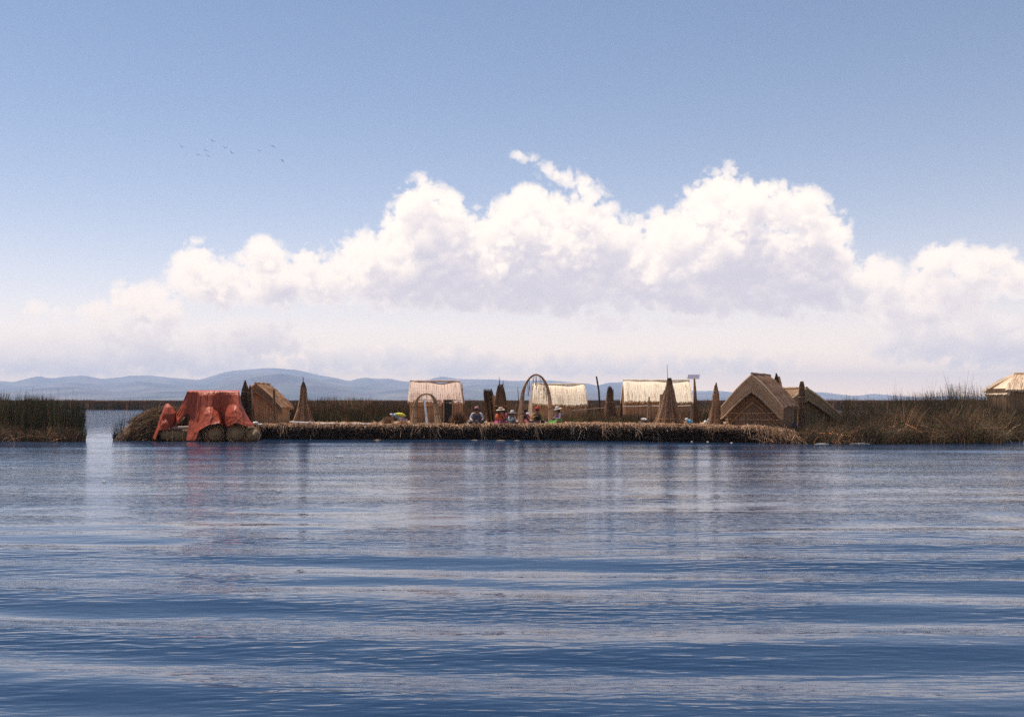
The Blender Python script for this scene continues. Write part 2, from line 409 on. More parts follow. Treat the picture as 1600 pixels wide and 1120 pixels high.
# ------------------------------------------------------------------ lake
def make_water():
    # one sheet: fine where the camera looks down on it, coarse towards the horizon
    def axis(fine, lim, grow):
        a = list(fine)
        st = fine[-1]-fine[-2]
        while a[-1] < lim: st *= grow; a.append(a[-1]+st)
        st = fine[1]-fine[0]
        b = []
        cur = fine[0]
        while cur > -lim: st *= grow; cur -= st; b.append(cur)
        return np.array(b[::-1]+a)
    xs = axis(np.arange(-8, 8.01, .11), 30000, 1.07)
    ys1 = np.arange(3.5, 20, .05); ys = [*ys1, *np.arange(20, 64, .16)]
    st = .16
    while ys[-1] < 30000: st *= 1.08; ys.append(ys[-1]+st)
    st = .06; b = []; cur = ys1[0]
    while cur > -3000: st *= 1.25; cur -= st; b.append(cur)
    ys = np.array(b[::-1]+ys)
    Xg, Yg = np.meshgrid(xs, ys, indexing='ij')
    Z = np.zeros_like(Xg)
    g = np.random.default_rng(5)
    def env(y, a, b, lo): return lo+(1-lo)*np.clip((b-y)/(b-a), 0, 1)**1.5
    warp = .75*np.sin(Xg*.19+.8+Yg*.08)+.45*np.sin(Xg*.10+Yg*.22+2.0)+.08*np.sin(Xg*.61+Yg*.31)
    far = np.clip((60-np.abs(Xg))/20, 0, 1)*np.clip((60-Yg)/15, 0, 1)*np.clip((Yg+30)/20, 0, 1)
    near = env(Yg, 11.5, 16.5, .05)
    for lam, th, slope, ph in ((1.36, .095, .150, .4), (2.10, .02, .034, 1.9), (1.02, .15, .024, 3.1), (.70, -.02, .014, .7)):
        k = 2*math.pi/lam; amp = slope/k
        mod = .80+.20*np.sin(Xg*.33*th*8+Yg*.41+ph*2)
        Z += near*far*amp*mod*np.sin(k*(Xg*math.sin(th)+Yg*math.cos(th)+warp*.75)+ph)
    for i in range(14):                                   # low wind waves from several sides, dying out in the lee of the island
        lam = g.uniform(.5, 1.5); th = g.normal(0, .28); k = 2*math.pi/lam; slope = .0065
        Z += far*env(Yg, 14, 30, .0)*(slope/k)*np.sin(k*(Xg*math.sin(th)+Yg*math.cos(th)+.3*warp)+g.uniform(0, 6.28))
    for i in range(6):                                    # long smooth swell by the bank
        lam = g.uniform(1.6, 4.8); th = g.normal(0, .10); k = 2*math.pi/lam; slope = .014
        Z += far*(.45+.85*np.clip((Yg-22)/14, 0, 1))*(slope/k)*np.sin(k*(Xg*math.sin(th)+Yg*math.cos(th)+.6*warp)+g.uniform(0, 6.28))
    nx, ny = Xg.shape
    v = np.stack([Xg, Yg, Z], 2).reshape(-1, 3)
    i = np.arange(nx-1)[:, None]*ny+np.arange(ny-1)[None]
    f = np.stack([i, i+ny, i+ny+1, i+1], 2).reshape(-1, 4)
    m = bpy.data.materials.new('lake_water'); nt = nodes_of(m)
    out = N(nt, 'ShaderNodeOutputMaterial'); bs = N(nt, 'ShaderNodeBsdfPrincipled', i_Roughness=.03, i_IOR=1.333)
    bs.inputs['Base Color'].default_value = (.014, .037, .083, 1)
    tc = N(nt, 'ShaderNodeTexCoord')
    def ripples(scale, detail, rough=.5, dist=0.0, rot=0.0):
        mp = N(nt, 'ShaderNodeMapping'); mp.inputs['Scale'].default_value = scale; mp.inputs['Rotation'].default_value = (0, 0, rot)
        nt.links.new(tc.outputs['Object'], mp.inputs[0])
        nz = N(nt, 'ShaderNodeTexNoise'); nz.inputs['Scale'].default_value = 1; nz.inputs['Detail'].default_value = detail
        nz.inputs['Roughness'].default_value = rough; nz.inputs['Distortion'].default_value = dist
        nt.links.new(mp.outputs[0], nz.inputs['Vector']); return nz.outputs[0]
    sep = N(nt, 'ShaderNodeSeparateXYZ'); nt.links.new(tc.outputs['Object'], sep.inputs[0])
    # gusts: ripples are stronger in patches, and die away near the sheltering bank
    gust = ripples((.17, .5, 1), 3, .55, .6)
    mr = N(nt, 'ShaderNodeMapRange', interpolation_type='SMOOTHSTEP'); mr.inputs[1].default_value = .38; mr.inputs[2].default_value = .64; mr.inputs[3].default_value = .18; mr.inputs[4].default_value = 1.45
    nt.links.new(gust, mr.inputs[0])
    lee = N(nt, 'ShaderNodeMapRange', interpolation_type='SMOOTHSTEP'); lee.inputs[1].default_value = 11; lee.inputs[2].default_value = 24; lee.inputs[3].default_value = 1; lee.inputs[4].default_value = .25
    lee.inputs[4].default_value = .75; nt.links.new(sep.outputs[1], lee.inputs[0])
    h1 = ripples((2.1, 9.5, 1), 1.5, .45, .35, .05)
    h2 = ripples((5.2, 23, 1), 1, .5, .2, -.05)
    h3 = ripples((.8, 3.2, 1), 2, .5, .5, .02)
    opn = N(nt, 'ShaderNodeMapRange', interpolation_type='SMOOTHSTEP'); opn.inputs[1].default_value = 57; opn.inputs[2].default_value = 80; opn.inputs[3].default_value = 0; opn.inputs[4].default_value = 2.0
    nt.links.new(sep.outputs[1], opn.inputs[0])
    mid = N(nt, 'ShaderNodeMapRange', interpolation_type='SMOOTHSTEP'); mid.inputs[1].default_value = 12; mid.inputs[2].default_value = 30; mid.inputs[3].default_value = .0025; mid.inputs[4].default_value = .012
    nt.links.new(sep.outputs[1], mid.inputs[0])
    h4 = ripples((5.5, 7.5, 1), 2, .5, .6, .3)
    k = math_node(nt, 'ADD', math_node(nt, 'MULTIPLY', mr.outputs[0], lee.outputs[0]), opn.outputs[0])
    hh = math_node(nt, 'ADD', math_node(nt, 'MULTIPLY', h1, .0165), math_node(nt, 'MULTIPLY', h2, .0058))
    hh = math_node(nt, 'ADD', math_node(nt, 'MULTIPLY', hh, k), math_node(nt, 'ADD', math_node(nt, 'MULTIPLY', math_node(nt, 'MULTIPLY', h3, .010), lee.outputs[0]), math_node(nt, 'MULTIPLY', h4, mid.outputs[0])))
    bp = N(nt, 'ShaderNodeBump'); bp.inputs['Strength'].default_value = 1; bp.inputs['Distance'].default_value = 1
    nt.links.new(hh, bp.inputs['Height']); nt.links.new(bp.outputs[0], bs.inputs['Normal'])
    nt.links.new(bs.outputs[0], out.inputs[0])
    o = link_mesh('lake_water', v, f, m, smooth=True)
    tag(o, 'rippled blue lake water in front of the reed island', 'water', kind='structure')
make_water()

# ------------------------------------------------------------------ hills across the lake
def make_hills(name, ridge, d0, d1, label, seed, detail=1.0):
    g = np.random.default_rng(seed)
    pxs = np.arange(-700, 2301, 4.0); m = 26
    v = []; 
    ry = np.interp(pxs, [p[0] for p in ridge], [p[1] for p in ridge])
    k = np.hanning(7); k /= k.sum(); ry = np.convolve(np.pad(ry, 3, mode='edge'), k, 'valid')
    ph = g.uniform(0, 6.28, (8,)); fr = g.uniform(.5, 2.2, 8)
    rows = []
    for j in range(m+1):
        t = j/m
        d = lerp(d0, d1, min(1, t/.85)) if t <= .85 else lerp(d1, d1*1.25, (t-.85)/.15)
        n = sum(np.sin(pxs*.028*fr[q]+ph[q]+t*3*(q-3.5))*.5**(q*.35) for q in range(8))
        n2 = sum(np.sin(pxs*.11*fr[q]+ph[q]*3+t*7*(q-3.5))*.6**q for q in range(5))
        H = np.maximum(0, (625-ry))*d1/1600
        if t <= .85:
            s = (t/.85); prof = s**.9*(1-.0)
            z = H*prof*(1+detail*(.13*n+.05*n2)*math.sin(math.pi*min(1, s))**1.0)
            z = np.minimum(z, H*d/d1*.985 if s < .97 else H)
        else:
            z = H*(1-(t-.85)/.15)
        rows.append(np.stack([(pxs-800)*d/1600, np.full_like(pxs, d), z*(1 if t > 0 else 0)-(2 if t == 0 else 0)+(EYE if t > 0 else 0)], 1))
    V = np.stack(rows); mm, nn, _ = V.shape
    i = np.arange(mm-1)[:, None]*nn+np.arange(nn-1)[None]
    f = np.stack([i, i+1, i+nn+1, i+nn], 2).reshape(-1, 4)
    o = link_mesh(name, V.reshape(-1, 3), f, M_HILL, smooth=True)
    return tag(o, label, 'hills', kind='structure')
def hill_mat():
    m = bpy.data.materials.new('dry_hillside'); nt = nodes_of(m)
    out = N(nt, 'ShaderNodeOutputMaterial'); bs = N(nt, 'ShaderNodeBsdfPrincipled', i_Roughness=.95); bs.inputs['Specular IOR Level'].default_value = .1
    tc = N(nt, 'ShaderNodeTexCoord')
    nz = N(nt, 'ShaderNodeTexNoise'); nz.inputs['Scale'].default_value = .0022; nz.inputs['Detail'].default_value = 9; nt.links.new(tc.outputs['Object'], nz.inputs['Vector'])
    vo = N(nt, 'ShaderNodeTexVoronoi'); vo.inputs['Scale'].default_value = .006; nt.links.new(tc.outputs['Object'], vo.inputs['Vector'])
    cr = N(nt, 'ShaderNodeValToRGB'); e = cr.color_ramp.elements
    e[0].position = .36; e[0].color = (.018, .019, .022, 1); e[1].position = .64; e[1].color = (.14, .12, .105, 1)
    nt.links.new(nz.outputs[0], cr.inputs[0])
    fields = mix_rgb(nt, .25, cr.outputs[0], vo.outputs['Color'], 'SOFT_LIGHT')
    nt.links.new(fields, bs.inputs['Base Color']); nt.links.new(bs.outputs[0], out.inputs[0])
    return m
M_HILL = hill_mat()
RIDGE = [(-700, 600), (-400, 588), (-200, 596), (-100, 599), (0, 595), (12, 596), (20, 597), (40, 592), (62, 587), (75, 591), (90, 590), (100, 588), (132, 586), (160, 592), (190, 589),
         (200, 587), (232, 586), (270, 590), (312, 593.5), (330, 588), (345, 583), (360, 579.5), (400, 576), (425, 574.5), (465, 578), (500, 586), (530, 591), (546, 596), (556, 592), (570, 589.5), (590, 592), (608, 591), (625, 595),
         (640, 596), (665, 594), (690, 587.5), (715, 592), (770, 592.5), (800, 595), (860, 594), (890, 597), (920, 599), (934, 603), (948, 598), (965, 597.5), (990, 594.5), (1010, 600), (1040, 607), (1090, 611), (1120, 610), (1150, 613), (1180, 609),
         (1240, 611), (1290, 613), (1320, 617), (1340, 618), (1365, 615), (1400, 618), (1440, 620.5), (1480, 618.5), (1560, 620.5), (1700, 618), (1900, 612), (2300, 606)]
make_hills('hills', RIDGE, 7600, 11500, 'long blue hazy ridge across the lake behind the reed beds', 3)
make_hills('hills', [(-700, 604), (-100, 604), (20, 606), (90, 597), (150, 601), (215, 595), (280, 602), (330, 600), (372, 584), (410, 581), (450, 588), (500, 594), (550, 602), (590, 597), (640, 603), (690, 596), (740, 600), (820, 599), (880, 604), (940, 609), (985, 603), (1040, 612), (1150, 617), (1240, 616), (1330, 621), (2300, 622)], 7400, 9300, 'middle ridge of the hills across the lake', 14, 1.3)
make_hills('hills', [(-700, 612), (-100, 611), (0, 613), (60, 606), (120, 603), (180, 612), (240, 605), (300, 608), (340, 606), (390, 590), (440, 583), (490, 592), (540, 604), (580, 612), (640, 607), (700, 603), (760, 608), (830, 604), (900, 610),
           (960, 613), (1050, 619), (1150, 621), (1300, 622.5), (1500, 623), (2300, 623)], 5600, 7400, 'nearer paler foothills along the far lake shore', 8)

# hazy air between the boat and the hills
def make_haze():
    b = MB(); x, y0, y1, z0, z1 = 26000, -400, 15200, -3, 400
    b.add([(-x, y0, z0), (x, y0, z0), (x, y1, z0), (-x, y1, z0), (-x, y0, z1), (x, y0, z1), (x, y1, z1), (-x, y1, z1)],
          [(3, 2, 1, 0), (4, 5, 6, 7), (0, 1, 5, 4), (1, 2, 6, 5), (2, 3, 7, 6), (3, 0, 4, 7)])
    m = bpy.data.materials.new('lake_haze'); nt = nodes_of(m)
    out = N(nt, 'ShaderNodeOutputMaterial'); pv = N(nt, 'ShaderNodeVolumePrincipled')
    pv.inputs['Color'].default_value = (.62, .76, 1.0, 1); pv.inputs['Density'].default_value = HAZE
    pv.inputs['Anisotropy'].default_value = .0
    nt.links.new(pv.outputs[0], out.inputs['Volume'])
    o = b.build('haze', m); tag(o, 'thin blue haze over the lake and hills', 'haze', kind='stuff')
HAZE = 1.2e-4
make_haze()

# ------------------------------------------------------------------ the floating island of cut reeds
FRONT = [(150, 684.5), (330, 685.5), (400, 685.5), (700, 687), (1000, 688.5), (1100, 690), (1200, 692), (1260, 693)]
TOP = [(150, 684), (300, 670), (345, 664.5), (400, 664), (700, 664.5), (950, 663.5), (1090, 666), (1180, 668.5), (1225, 673), (1250, 682), (1262, 692)]
def front_d(px): return EYE*1600/(interp(px, FRONT)-625)
def wob(px): return .5*math.sin(px*.047)+.5*math.sin(px*.127+1)+.4*math.sin(px*.31+2)+.3*math.sin(px*.71)
def top_z(px): return EYE-(interp(px, TOP)-625)*front_d(px)/1600+.022*wob(px+60)
def ground(px, d):                       # height of the island at bearing px and distance d
    f = front_d(px)
    if d < f: return 0.0
    z = top_z(px)
    return z+min(.01*(d-f), .03) if d-f > .3 else z
def G(px, d): return Vector(((px-800)*d/1600, d, ground(px, d)))
def make_island():
    g = np.random.default_rng(21)
    pxs = np.arange(300, 1263, 2.0); sec = [(-.25, -.35, 0), (-.05, 0, 0), (.0, .22, 0), (.0, .5, 0), (.02, .8, 0), (.10, .95, 0), (.3, 1.0, 0), (.8, 1, .0), (1.6, 1, .01), (3, 1, .02), (5, 1, .02), (8, 1, .02), (13, 1, .02), (20, .95, 0), (24, -.3, 0)]
    rows = []
    nz = g.normal(size=(len(pxs), len(sec)))
    ker = np.array([.25, .5, .25])
    nz = np.apply_along_axis(lambda r: np.convolve(np.pad(r, 1, mode='edge'), ker, 'valid'), 0, nz)
    low = np.array([wob(p) for p in pxs])
    for j, (dy, fz, up) in enumerate(sec):
        r = []
        for i, px in enumerate(pxs):
            f = front_d(px); tz = top_z(px); d = f+dy+(nz[i, j]*.05 if 0 < j < 6 else 0)+(low[i]*.07 if j < 8 else 0)
            z = tz*fz+up+nz[i, j]*.022 if fz > 0 else (-.3 if fz < 0 else -.05)
            x = (px-800)*f/1600*(1 if j < 7 else 1)
            if px > 1240: x += 0
            r.append((x if dy < 1 else (px-800)*(f+min(dy, 6)*.6)/1600, d, z))
        rows.append(r)
    V = np.array(rows); m, n, _ = V.shape
    i = np.arange(m-1)[:, None]*n+np.arange(n-1)[None]
    f = np.stack([i, i+1, i+n+1, i+n], 2).reshape(-1, 4)
    zz = V[:, :, 2].reshape(-1); dry = np.clip((zz-.30)/.3, 0, 1)[:, None]
    col = np.array(DARK)*.8*(1-dry)+np.array(TAN)*.8*dry
    o = link_mesh('floating_island', V.reshape(-1, 3), f, M_BANK, col=col)
    tag(o, 'low floating island of packed cut reeds with a dark wet edge', 'island', kind='structure')
make_island()

def lying(px, d, z, L, yaw, pitch, sag=.0, s=4):
    """centre lines of reeds lying or hanging about; arrays of n"""
    n = len(px); X = (px-800)*d/1600
    t = np.linspace(0, 1, s)[None, :]
    C = np.zeros((n, s, 3))
    C[:, :, 0] = X[:, None]+np.cos(yaw)[:, None]*np.cos(pitch)[:, None]*L[:, None]*(t-.5)
    C[:, :, 1] = d[:, None]+np.sin(yaw)[:, None]*np.cos(pitch)[:, None]*L[:, None]*(t-.5)
    C[:, :, 2] = z[:, None]+np.sin(pitch)[:, None]*L[:, None]*(t-.5)-sag*L[:, None]*(2*t-1)**2
    return C
def make_straw():
    # top: loose straw underfoot, thickest at the lip
    n = 9000; px = rng.uniform(345, 1245, n); off = rng.exponential(.9, n)
    f = np.array([front_d(p)+.07*wob(p) for p in px]); d = f+.05+off
    z = np.array([top_z(p) for p in px])+.02+rng.uniform(0, .035, n)
    C = lying(px, d, z, rng.uniform(.12, .5, n), rng.normal(0, .9, n), rng.normal(0, .16, n))
    strands_A = strands_np(C, rng.uniform(.012, .028, n), palette(n, [STRAW, TAN, BROWN, PALE], [3, 5, 2, 1]), tipw=.5)
    # lip: ends of the cut reeds poking out over the water
    n = 5200; px = rng.uniform(345, 1250, n); f = np.array([front_d(p)+.07*wob(p) for p in px])
    tuft = .5+.5*np.sin(px*.31+2*np.sin(px*.083))*np.sin(px*.117+1)
    z = np.array([top_z(p) for p in px])-rng.exponential(.06, n)+.02+.05*(tuft-.4)
    L = rng.uniform(.12, .40, n)*(.6+.9*tuft)
    C = lying(px, f-.03+rng.normal(0, .05, n), z, L, -math.pi/2+rng.normal(0, .7, n), -np.abs(rng.normal(.35, .4, n)), .12)
    B_ = strands_np(C, rng.uniform(.012, .03, n), palette(n, [STRAW, TAN, BROWN, PALE], [3, 5, 4, 1.2]), tipw=.6)
    # face: wet matted reeds, mostly level, some hanging
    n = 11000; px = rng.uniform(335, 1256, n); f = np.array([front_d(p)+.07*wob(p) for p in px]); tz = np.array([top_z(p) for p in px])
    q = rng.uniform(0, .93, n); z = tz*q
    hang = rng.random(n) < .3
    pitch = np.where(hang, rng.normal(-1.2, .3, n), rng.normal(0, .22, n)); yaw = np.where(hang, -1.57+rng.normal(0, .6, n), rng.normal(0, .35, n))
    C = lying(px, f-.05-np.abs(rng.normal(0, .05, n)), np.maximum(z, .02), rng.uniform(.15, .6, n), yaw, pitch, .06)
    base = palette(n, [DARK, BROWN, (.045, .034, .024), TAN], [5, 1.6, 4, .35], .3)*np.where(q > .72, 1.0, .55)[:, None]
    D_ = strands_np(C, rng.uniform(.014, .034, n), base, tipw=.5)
    # right-hand end: the corner is falling apart into the water
    n = 900; px = rng.normal(1222, 20, n).clip(1165, 1256); f = np.array([front_d(p)+.07*wob(p) for p in px]); tz = np.array([top_z(p) for p in px])
    C = lying(px, f-.1-np.abs(rng.normal(0, .12, n)), np.maximum(.03, tz*rng.uniform(.1, 1.05, n)), rng.uniform(.3, .8, n), -1.2+rng.normal(0, .6, n), rng.normal(-.7, .35, n), .1)
    E_ = strands_np(C, rng.uniform(.012, .026, n), palette(n, [STRAW, TAN, BROWN, PALE], [3, 4, 4, 1]), tipw=.5)
    # pale stalks trailing from the edge into the water, here and there
    n = 260; cl = rng.uniform(400, 1240, 26); px = (cl[rng.integers(0, 26, n)]+rng.normal(0, 3.5, n)).clip(380, 1245); f = np.array([front_d(p) for p in px]); tz = np.array([top_z(p) for p in px])
    C = lying(px, f-.14-np.abs(rng.normal(0, .05, n)), tz*rng.uniform(.35, 1.0, n), rng.uniform(.3, .75, n), -1.3+rng.normal(0, .8, n), rng.normal(-.95, .35, n), .14)
    F_ = strands_np(C, rng.uniform(.014, .03, n), palette(n, [STRAW, PALE, TAN], [3, 2, 3]), tipw=.5)
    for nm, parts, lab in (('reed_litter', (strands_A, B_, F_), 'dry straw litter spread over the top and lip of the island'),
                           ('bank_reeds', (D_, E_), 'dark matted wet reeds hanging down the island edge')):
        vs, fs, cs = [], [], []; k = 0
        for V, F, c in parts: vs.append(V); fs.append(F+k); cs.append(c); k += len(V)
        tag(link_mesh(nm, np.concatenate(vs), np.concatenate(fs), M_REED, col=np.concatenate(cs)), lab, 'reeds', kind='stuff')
make_straw()

# ------------------------------------------------------------------ living and dead reed beds (nobody could count the stalks)
def reed_field(name, label, spec, cat='reeds'):
    """spec: list of patches (n, (px0,px1), (d0,d1), tops, base z fn, colours, weights, lean, width, wisp share, bow)"""
    vs, fs, cs = [], [], []; k = 0
    for (n, (p0, p1), (d0, d1), tops, zb, cols, wts, lean, width, wisp, bow) in spec:
        d = rng.uniform(d0, d1, n); px = rng.uniform(p0, p1, n)
        nc = max(3, int((p1-p0)/15)); cx = rng.uniform(p0, p1, nc); ch = rng.uniform(.86 if lean < .1 else .55, 1.10, nc); cl = rng.normal(0, .8, nc); cc = rng.integers(0, 1000, nc)
        i = np.abs(px[:, None]-cx[None]+rng.normal(0, 5, (n, 1))).argmin(1)
        yt = np.interp(px, [t[0] for t in tops], [t[1] for t in tops])
        zt = EYE-(yt-625)*d/1600
        z0 = np.array([zb(a, b) for a, b in zip(px, d)]) if callable(zb) else np.full(n, zb)
        h = np.maximum(.15, (zt-z0)*ch[i]*rng.triangular(.35, .95, 1.02, n))
        wi = rng.random(n) < wisp; h = np.where(wi, h*rng.uniform(1.05, 1.3, n)+.05, h)
        yaw = rng.uniform(0, 6.28, n); ln = np.abs(rng.normal(0, lean, n))*h*np.where(wi, .5, 1)
        fan = ((px-cx[i])/10).clip(-1.5, 1.5)
        dx = np.cos(yaw)*ln+(cl[i]*.7+fan*1.1)*lean*h; dy = np.sin(yaw)*ln
        s = 5; t = np.linspace(0, 1, s)[None]
        C = np.zeros((n, s, 3)); X = (px-800)*d/1600
        bend = bow*np.abs(rng.normal(0, 1, n))
        C[:, :, 0] = X[:, None]+dx[:, None]*t**1.6; C[:, :, 1] = d[:, None]+dy[:, None]*t**1.6
        C[:, :, 2] = z0[:, None]+h[:, None]*(t-(bend[:, None]*t**3).clip(0, .8))
        C[:, :, 0] += (bend*np.sign(dx)*h)[:, None]*t**2.2*.8
        cols_ = palette(n, cols, wts, .25)*np.exp(rng.normal(0, .32, nc))[i][:, None]
        V, F, c = strands_np(C, rng.uniform(.6, 1.3, n)*width, cols_, tipw=.25)
        vs.append(V); fs.append(F+k); cs.append(c); k += len(V)
    return tag(link_mesh(name, np.concatenate(vs), np.concatenate(fs), M_REED, col=np.concatenate(cs)), label, cat, kind='stuff')

# far belt right across the bay, 200 m off
def far_belt():
    n = 15000; w = np.random.default_rng(2)
    d = 200+w.exponential(7, n).clip(0, 45); px = w.uniform(-260, 1900, n)
    top = 2.0+.07*np.sin(px*.021)+.06*np.sin(px*.057+1)+.05*np.sin(px*.19); h = top*w.triangular(.75, .97, 1.0, n)+np.where(w.random(n) < .03, w.uniform(0, .5, n), 0)
    X = (px-800)*d/1600; s = 3; t = np.linspace(0, 1, s)[None]
    C = np.zeros((n, s, 3)); C[:, :, 0] = X[:, None]+w.normal(0, .08, n)[:, None]*t; C[:, :, 1] = d[:, None]; C[:, :, 2] = -.05+h[:, None]*t
    V, F, c = strands_np(C, w.uniform(.05, .12, n), palette(n, [BROWN, OLIVE, GREEN, TAN], [4, 3, 3, 1.5], .3), tipw=.5, tipcol=(.24, .13, .08))
    # the dense body of the belt behind the first stalks
    b = MB(); xs = np.linspace(-190, 190, 120); vv = []; 
    for x in xs: vv += [(x, 206, -.3), (x, 206, 1.72+.1*rnd.random()), (x*1.3, 330, 1.9), (x*1.3, 332, -.3)]
    ff = [(4*i+j, 4*i+4+j, 4*i+5+j, 4*i+1+j) for i in range(119) for j in range(3)]
    Vb = np.array(vv); Fb = np.array(ff)+len(V); cb = np.tile(np.array(DARK)*.8, (len(Vb), 1))
    tag(link_mesh('reed_belt', np.concatenate([V, Vb]), np.concatenate([F, Fb]), M_REED, col=np.concatenate([c, cb])),
        'far brown belt of reeds standing across the bay', 'reeds', kind='stuff')
far_belt()

ZW = -.05
LB = [(-120, 616), (0, 615), (20, 618), (40, 614), (60, 620), (80, 618), (100, 625), (118, 628), (127, 636), (132, 652)]
LF = [(-120, 655), (0, 656), (40, 660), (90, 655), (120, 660), (131, 672)]
reed_field('left_reed_bed', 'dark green and brown reed bed standing left of the open channel', [
    (9000, (-130, 129), (48.6, 58), LB, ZW, [DGREEN, GREEN, BROWN, OLIVE], [4, 4, 2.2, 3], .06, .020, .03, .03),
    (4200, (-130, 131), (46.6, 48.8), LF, ZW, [BROWN, DARK, OLIVE, TAN, DGREEN], [4, 3, 4, .5, 4], .24, .018, .0, .14),
    (70, (-110, 131), (46.4, 48), [(-120, 650), (131, 668)], ZW, [STRAW, TAN], [1, 2], .9, .022, 0, .35)])
RB = [(1196, 660), (1240, 655), (1262, 650), (1298, 644), (1312, 632), (1325, 618), (1350, 614), (1400, 613), (1440, 608), (1480, 603), (1500, 601), (1530, 602), (1545, 609), (1560, 624), (1600, 630), (1720, 628)]
RM = [(1225, 664), (1250, 652), (1285, 648), (1305, 640), (1330, 624), (1400, 624), (1450, 624), (1500, 620), (1560, 632), (1720, 640)]
RF = [(1230, 668), (1250, 656), (1280, 645), (1320, 652), (1360, 642), (1420, 646), (1480, 640), (1540, 652), (1570, 668), (1600, 664), (1720, 660)]
reed_field('right_reed_bed', 'wide tangled reed bed of green and straw brown stalks along the right shore', [
    (9500, (1255, 1720), (50, 60), RB, ZW, [DGREEN, GREEN, BROWN, OLIVE, TAN], [4, 3, 4, 3, 1], .07, .020, .03, .03),
    (9000, (1238, 1720), (46.4, 50.5), RM, ZW, [BROWN, TAN, OLIVE, GREEN, DARK, DGREEN], [5, 1.3, 4, 2.6, 2, 2.4], .20, .018, .0, .14),
    (6500, (1243, 1570), (44.4, 46.6), RF, ZW, [BROWN, DARK, OLIVE, TAN, DGREEN, GREEN], [5, 3, 4, .6, 3, 2.6], .26, .017, .0, .20),
    (2500, (1560, 1720), (46.6, 48.6), [(1560, 668), (1720, 660)], ZW, [BROWN, DARK, OLIVE, DGREEN], [5, 4, 3, 3], .25, .017, .0, .20),
    (170, (1248, 1600), (44.6, 47), [(1248, 655), (1600, 645)], ZW, [STRAW, TAN, PALE], [3, 4, 1], .85, .020, 0, .40)])
MB_ = [(380, 628), (440, 623), (520, 620), (600, 623), (740, 622), (800, 625), (940, 626), (1130, 627), (1240, 630), (1300, 628)]
reed_field('reed_screen', 'reed bed standing as a dark brown screen behind the huts', [
    (13000, (360, 1250), (64, 74), MB_, .3, [BROWN, GREEN, OLIVE, DGREEN, TAN], [3, 2.5, 3, 2, 2], .05, .028, .008, .02)])
GB = lambda p, d: ground(min(max(p, 345), 1240), d)-.05
reed_field('young_reeds', 'low green reeds sprouting along the left middle of the island', [
    (2600, (478, 610), (55, 58), [(478, 646), (500, 640), (540, 636), (570, 638), (600, 640), (610, 646)], GB, [DGREEN, GREEN, OLIVE, BROWN], [4, 3, 3, 2], .10, .022, .01, .03),
    (4200, (440, 650), (58, 62), [(440, 630), (480, 627), (640, 627)], GB, [DGREEN, OLIVE, BROWN, DARK], [3, 3, 4, 2], .06, .024, .012, .02),
    (900, (385, 440), (55.5, 58), [(385, 640), (440, 648)], GB, [DGREEN, OLIVE, BROWN], [3, 3, 2], .1, .022, .0, .03)])
reed_field('grass_growth', 'knee high brown and green grass growing between the second arch and the big reed stack', [
    (3000, (866, 1022), (53, 56), [(866, 652), (885, 640), (905, 640), (930, 637), (960, 641), (990, 638), (1022, 648)], GB, [BROWN, TAN, OLIVE, DGREEN, GREEN], [4, 1.6, 3, 3, 2], .16, .018, .015, .06),
    (3200, (722, 1000), (61, 64), [(722, 627), (1000, 627)], GB, [BROWN, DARK, OLIVE, TAN], [4, 2, 3, 1], .07, .024, .012, .02),
    (1100, (880, 1020), (51.5, 53), [(880, 652), (940, 649), (1020, 653)], GB, [GREEN, DGREEN, OLIVE, BROWN], [3, 4, 3, 2], .16, .016, 0, .05),
    (700, (1062, 1128), (55, 58), [(1062, 645), (1095, 636), (1128, 640)], GB, [DGREEN, OLIVE, BROWN], [4, 3, 2], .12, .02, 0, .04)])

